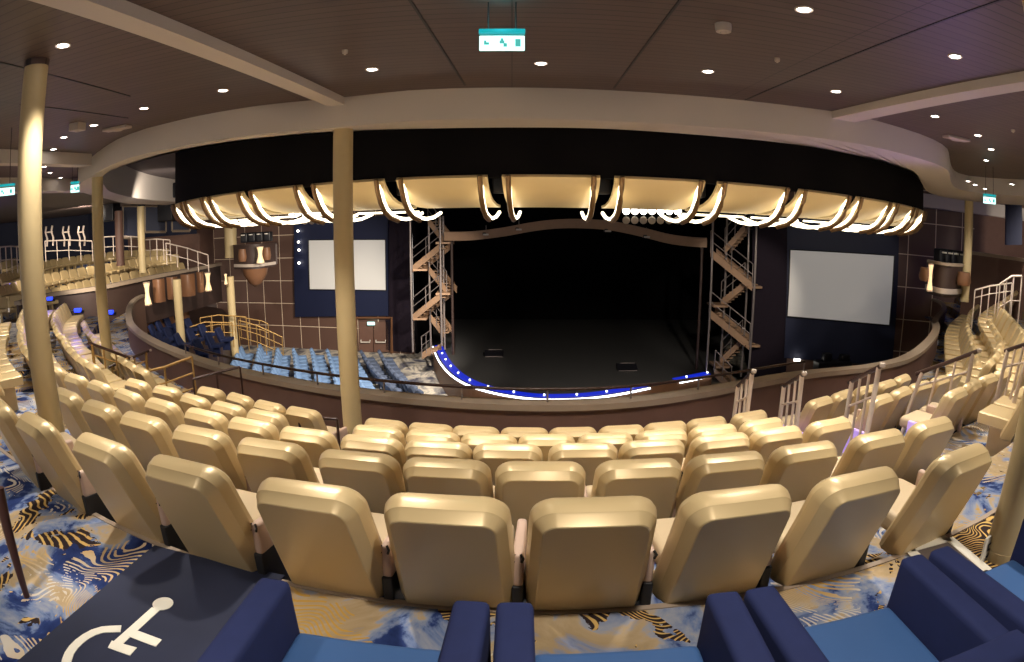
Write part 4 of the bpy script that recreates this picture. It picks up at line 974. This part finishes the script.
# ---------------------------------------------------------------- foreground: tub armchairs, wheelchair space
def armchair():
    o = empty('armchair')
    W, D_ = .78, .74
    mb = MB(); mb.box((0, .0, .345), (.50, .50, .17), bev=.03); mb.build('seat_cushion', 'bluevinyl', o, 50)
    mb = MB(); mb.box((0, .0, .17), (.50, .50, .18), bev=.02); mb.build('base', 'velvet', o, 50)
    for s in (-1, 1):
        mb = MB(); mb.box((s*.30, -.02, .34), (.105, .58, .54), bev=.025); mb.build('arm', 'velvet', o, 50)
    mb = MB(); mb.box((0, -.335, .35), (.70, .13, .58), bev=.03); mb.build('backrest', 'velvet', o, 50)
    for sx in (-1, 1):
        for sy in (-1, 1):
            mb = MB(); mb.lathe([(.018, 0), (.024, .1)], c=(sx*.29, sy*.25-.03, 0), n=12); mb.build('leg', 'black', o, 50)
    return o
A0 = armchair(); AN = ['leftmost blue armchair beside the wheelchair space mat', 'second blue armchair from the left, at bottom centre', 'third blue armchair from the left, facing the stage', 'rightmost blue armchair, nearest the thick column']
for i, a in enumerate((-3.95, -.65, 2.65, 6.05)):
    o = A0 if i == 0 else copy_tree(A0)
    RR = 12.77; p = polar(RR, a, STEP); o.location = p; o.rotation_euler = (0, 0, math.radians(a)); tag(o, AN[i], 'armchair', 'blue tub armchairs behind the back row')
# wheelchair space
def iso_mat(poly, mat, label, border=False):
    c = sum(poly, Vector())/len(poly); o = empty('wheelchair_mat', c); tag(o, label, 'floor mat', 'wheelchair space mats')
    mb = MB(); mb.prism([p-c for p in poly], 0.001, .012); mb.build('mat', mat, o)
    return o, c
u0 = at_z(155, 547, STEP); u1 = at_z(285, 577, STEP); l0 = at_z(22, 660, STEP)
ed = (l0-u0); o, c = iso_mat([u0, u1, u1+ed*1.15, u0+ed*1.15], 'mat', 'dark navy wheelchair space mat with white symbol on the carpet')
sym = MB()
def flat_poly(px): sym.slab([at_z(x, y, STEP+.0135)-c for x, y in px], (0, 0, .003))
def flat_path(px, wpx):
    pts = smooth_path([at_z(x, y, STEP+.012) for x, y in px], 24); a = offset_xy(pts, wpx/2); b = offset_xy(pts, -wpx/2)
    zz = Vector((0, 0, .003)); sym.loop_sweep([[p-c for p in a], [p-c+zz for p in a], [p-c+zz for p in b], [p-c for p in b]])
hd = at_z(163, 604, STEP+.012); sym.lathe([(.053, 0), (.053, .003)], c=tuple(hd-c), n=24)
flat_path([(156, 609), (135, 628), (116, 645)], .05)
flat_poly([(133, 629), (162, 640), (156, 647), (127, 636)])
flat_poly([(112, 641), (137, 648), (130, 656), (108, 648)])
flat_path([(121, 629), (98, 631), (78, 643), (67, 660), (66, 690), (90, 708), (130, 703), (150, 681)], .05)
sym.build('symbol', 'white', o)
u0 = at_z(908, 551, STEP); u1 = at_z(948, 540, STEP); u2 = at_z(990, 575, STEP); u3 = u0+(u2-u1)
o, c = iso_mat([u0, u1, u2, u3], 'matgrey', 'grey floor mat with white border beside the thick column')
mb = MB()
for a, b in ((u0, u1), (u1, u2), (u2, u3), (u3, u0)):
    t = (b-a).normalized(); n = Vector((-t.y, t.x, 0))*.035; mb.slab([a-n-c+Vector((0, 0, .012)), b-n-c+Vector((0, 0, .012)), b+n-c+Vector((0, 0, .012)), a+n-c+Vector((0, 0, .012))], (0, 0, .003))
mb.build('border', 'white', o)
# seat number tag at the foot of the thick column
p = at_z(985, 560, STEP); o = empty('number_tag', p, .35); tag(o, 'white number tag standing at the foot of the thick column', 'sign')
mb = MB(); mb.slab([(-.06, 0, 0), (.07, 0, 0), (.05, .02, .13), (-.03, .02, .13)], (0, .012, 0)); mb.build('plate', 'white', o)
fc = bpy.data.curves.new('digit', 'FONT'); fc.body = '5'; fc.size = .12; fc.extrude = .002; fc.align_x = 'CENTER'
fo = bpy.data.objects.new('digit_tmp', fc); COL.objects.link(fo)
dg = bpy.context.evaluated_depsgraph_get(); me = bpy.data.meshes.new_from_object(fo.evaluated_get(dg)); me.materials.clear(); me.materials.append(M['slate']); bpy.data.objects.remove(fo)
fo = bpy.data.objects.new('digit', me); COL.objects.link(fo); fo.parent = o; fo.rotation_euler = (PI/2-.15, 0, 0); fo.location = (.005, -.006, .02)
# leaning dark wooden leg of a table at the left edge
f = at_z(27, 597, STEP); t = at_dist(-2, 488, math.hypot(f.x, f.y)+.05); o = empty('side_table', f); tag(o, 'dark wooden table with slanted leg cut by the left edge', 'side table')
mb = MB(); mb.tube([(0, 0, 0), t-f], [.018, .034], 10); mb.build('leg', 'wood', o, 60)
ctr = Vector((-.30, -.02, 0)); ht = (t-f).z
for q in ((-.62, .05), (-.34, -.34)):
    mb = MB(); e = Vector((q[0], q[1], 0)); mb.tube([e, e.lerp(ctr, .3)+Vector((0, 0, ht))], [.018, .034], 10); mb.build('leg', 'wood', o, 60)
mb = MB(); mb.lathe([(.3, ht), (.32, ht+.012), (.32, ht+.03), (.3, ht+.035)], c=(-.36, -.03, 0), n=30); mb.build('table_top', 'wood', o, 40)

# ---------------------------------------------------------------- fill lamps without fixtures, added for the far parts of the house
for p, t, e, sp in (((2, 12, 2.3), (-9, 27, -5), 2600, .9), ((-2, 20, 2.2), (-8, 26, -5), 1700, 1.3), ((-10, 16, 2.8), (-15, 24, 0), 500, 1.6),
                    ((-13, 16, 2.4), (-17.5, 23, -.8), 900, .95), ((-19, 17, 2.4), (-20.5, 24, -.6), 700, 1.0), ((9, 12, 2.9), (13, 18, -1), 260, 1.5), ((-6, 21, 2.2), (-12, 32, -2), 420, 1.1), ((-9.5, 16, 2.2), (-14, 25, -2.5), 420, .7), ((-20, 24, 3.0), (-27, 33, 1.5), 420, 2.2), ((3, 14, 2.2), (3.0, 23, -4), 900, .8), ((6, 14, 2.2), (8.5, 22, -1), 600, .6), ((-1, 16, 2.2), (-3.6, 26, -1), 500, .6), ((15, 12, 2.7), (20, 14, 0), 260, 2.2)):
    lamp(p, e*2.2, 'house_fill_lamp', sp, (1, .88, .72), .15, t)
for p_, t_ in (((-8.6, 9.6, 2.8), (-9, 11, -1)), ((-11, 12.6, 2.8), (-12, 14.5, -1)), ((10.5, 10, 2.8), (11, 11.5, -1))): lamp(p_, 330, 'wing_fill_lamp', 2.0, (1, .92, .81), .1, t_)  # unseen lamps added to brighten the seats and carpet of the wings
lamp((5.8, 6.4, .6), 65, 'violet_wash', 2.2, (.45, .3, 1), .2, (5.0, 5.6, 3.3))
for i in range(-4, 5):      # unseen spots added in front to brighten the reflectors' outer faces
    p = drum(DR+1.2, i*ALP, 1.2); lamp(p, 36, 'reflector_wash', 1.3, (1, .78, .48), .1, drum(DR, i*ALP, 2.3))
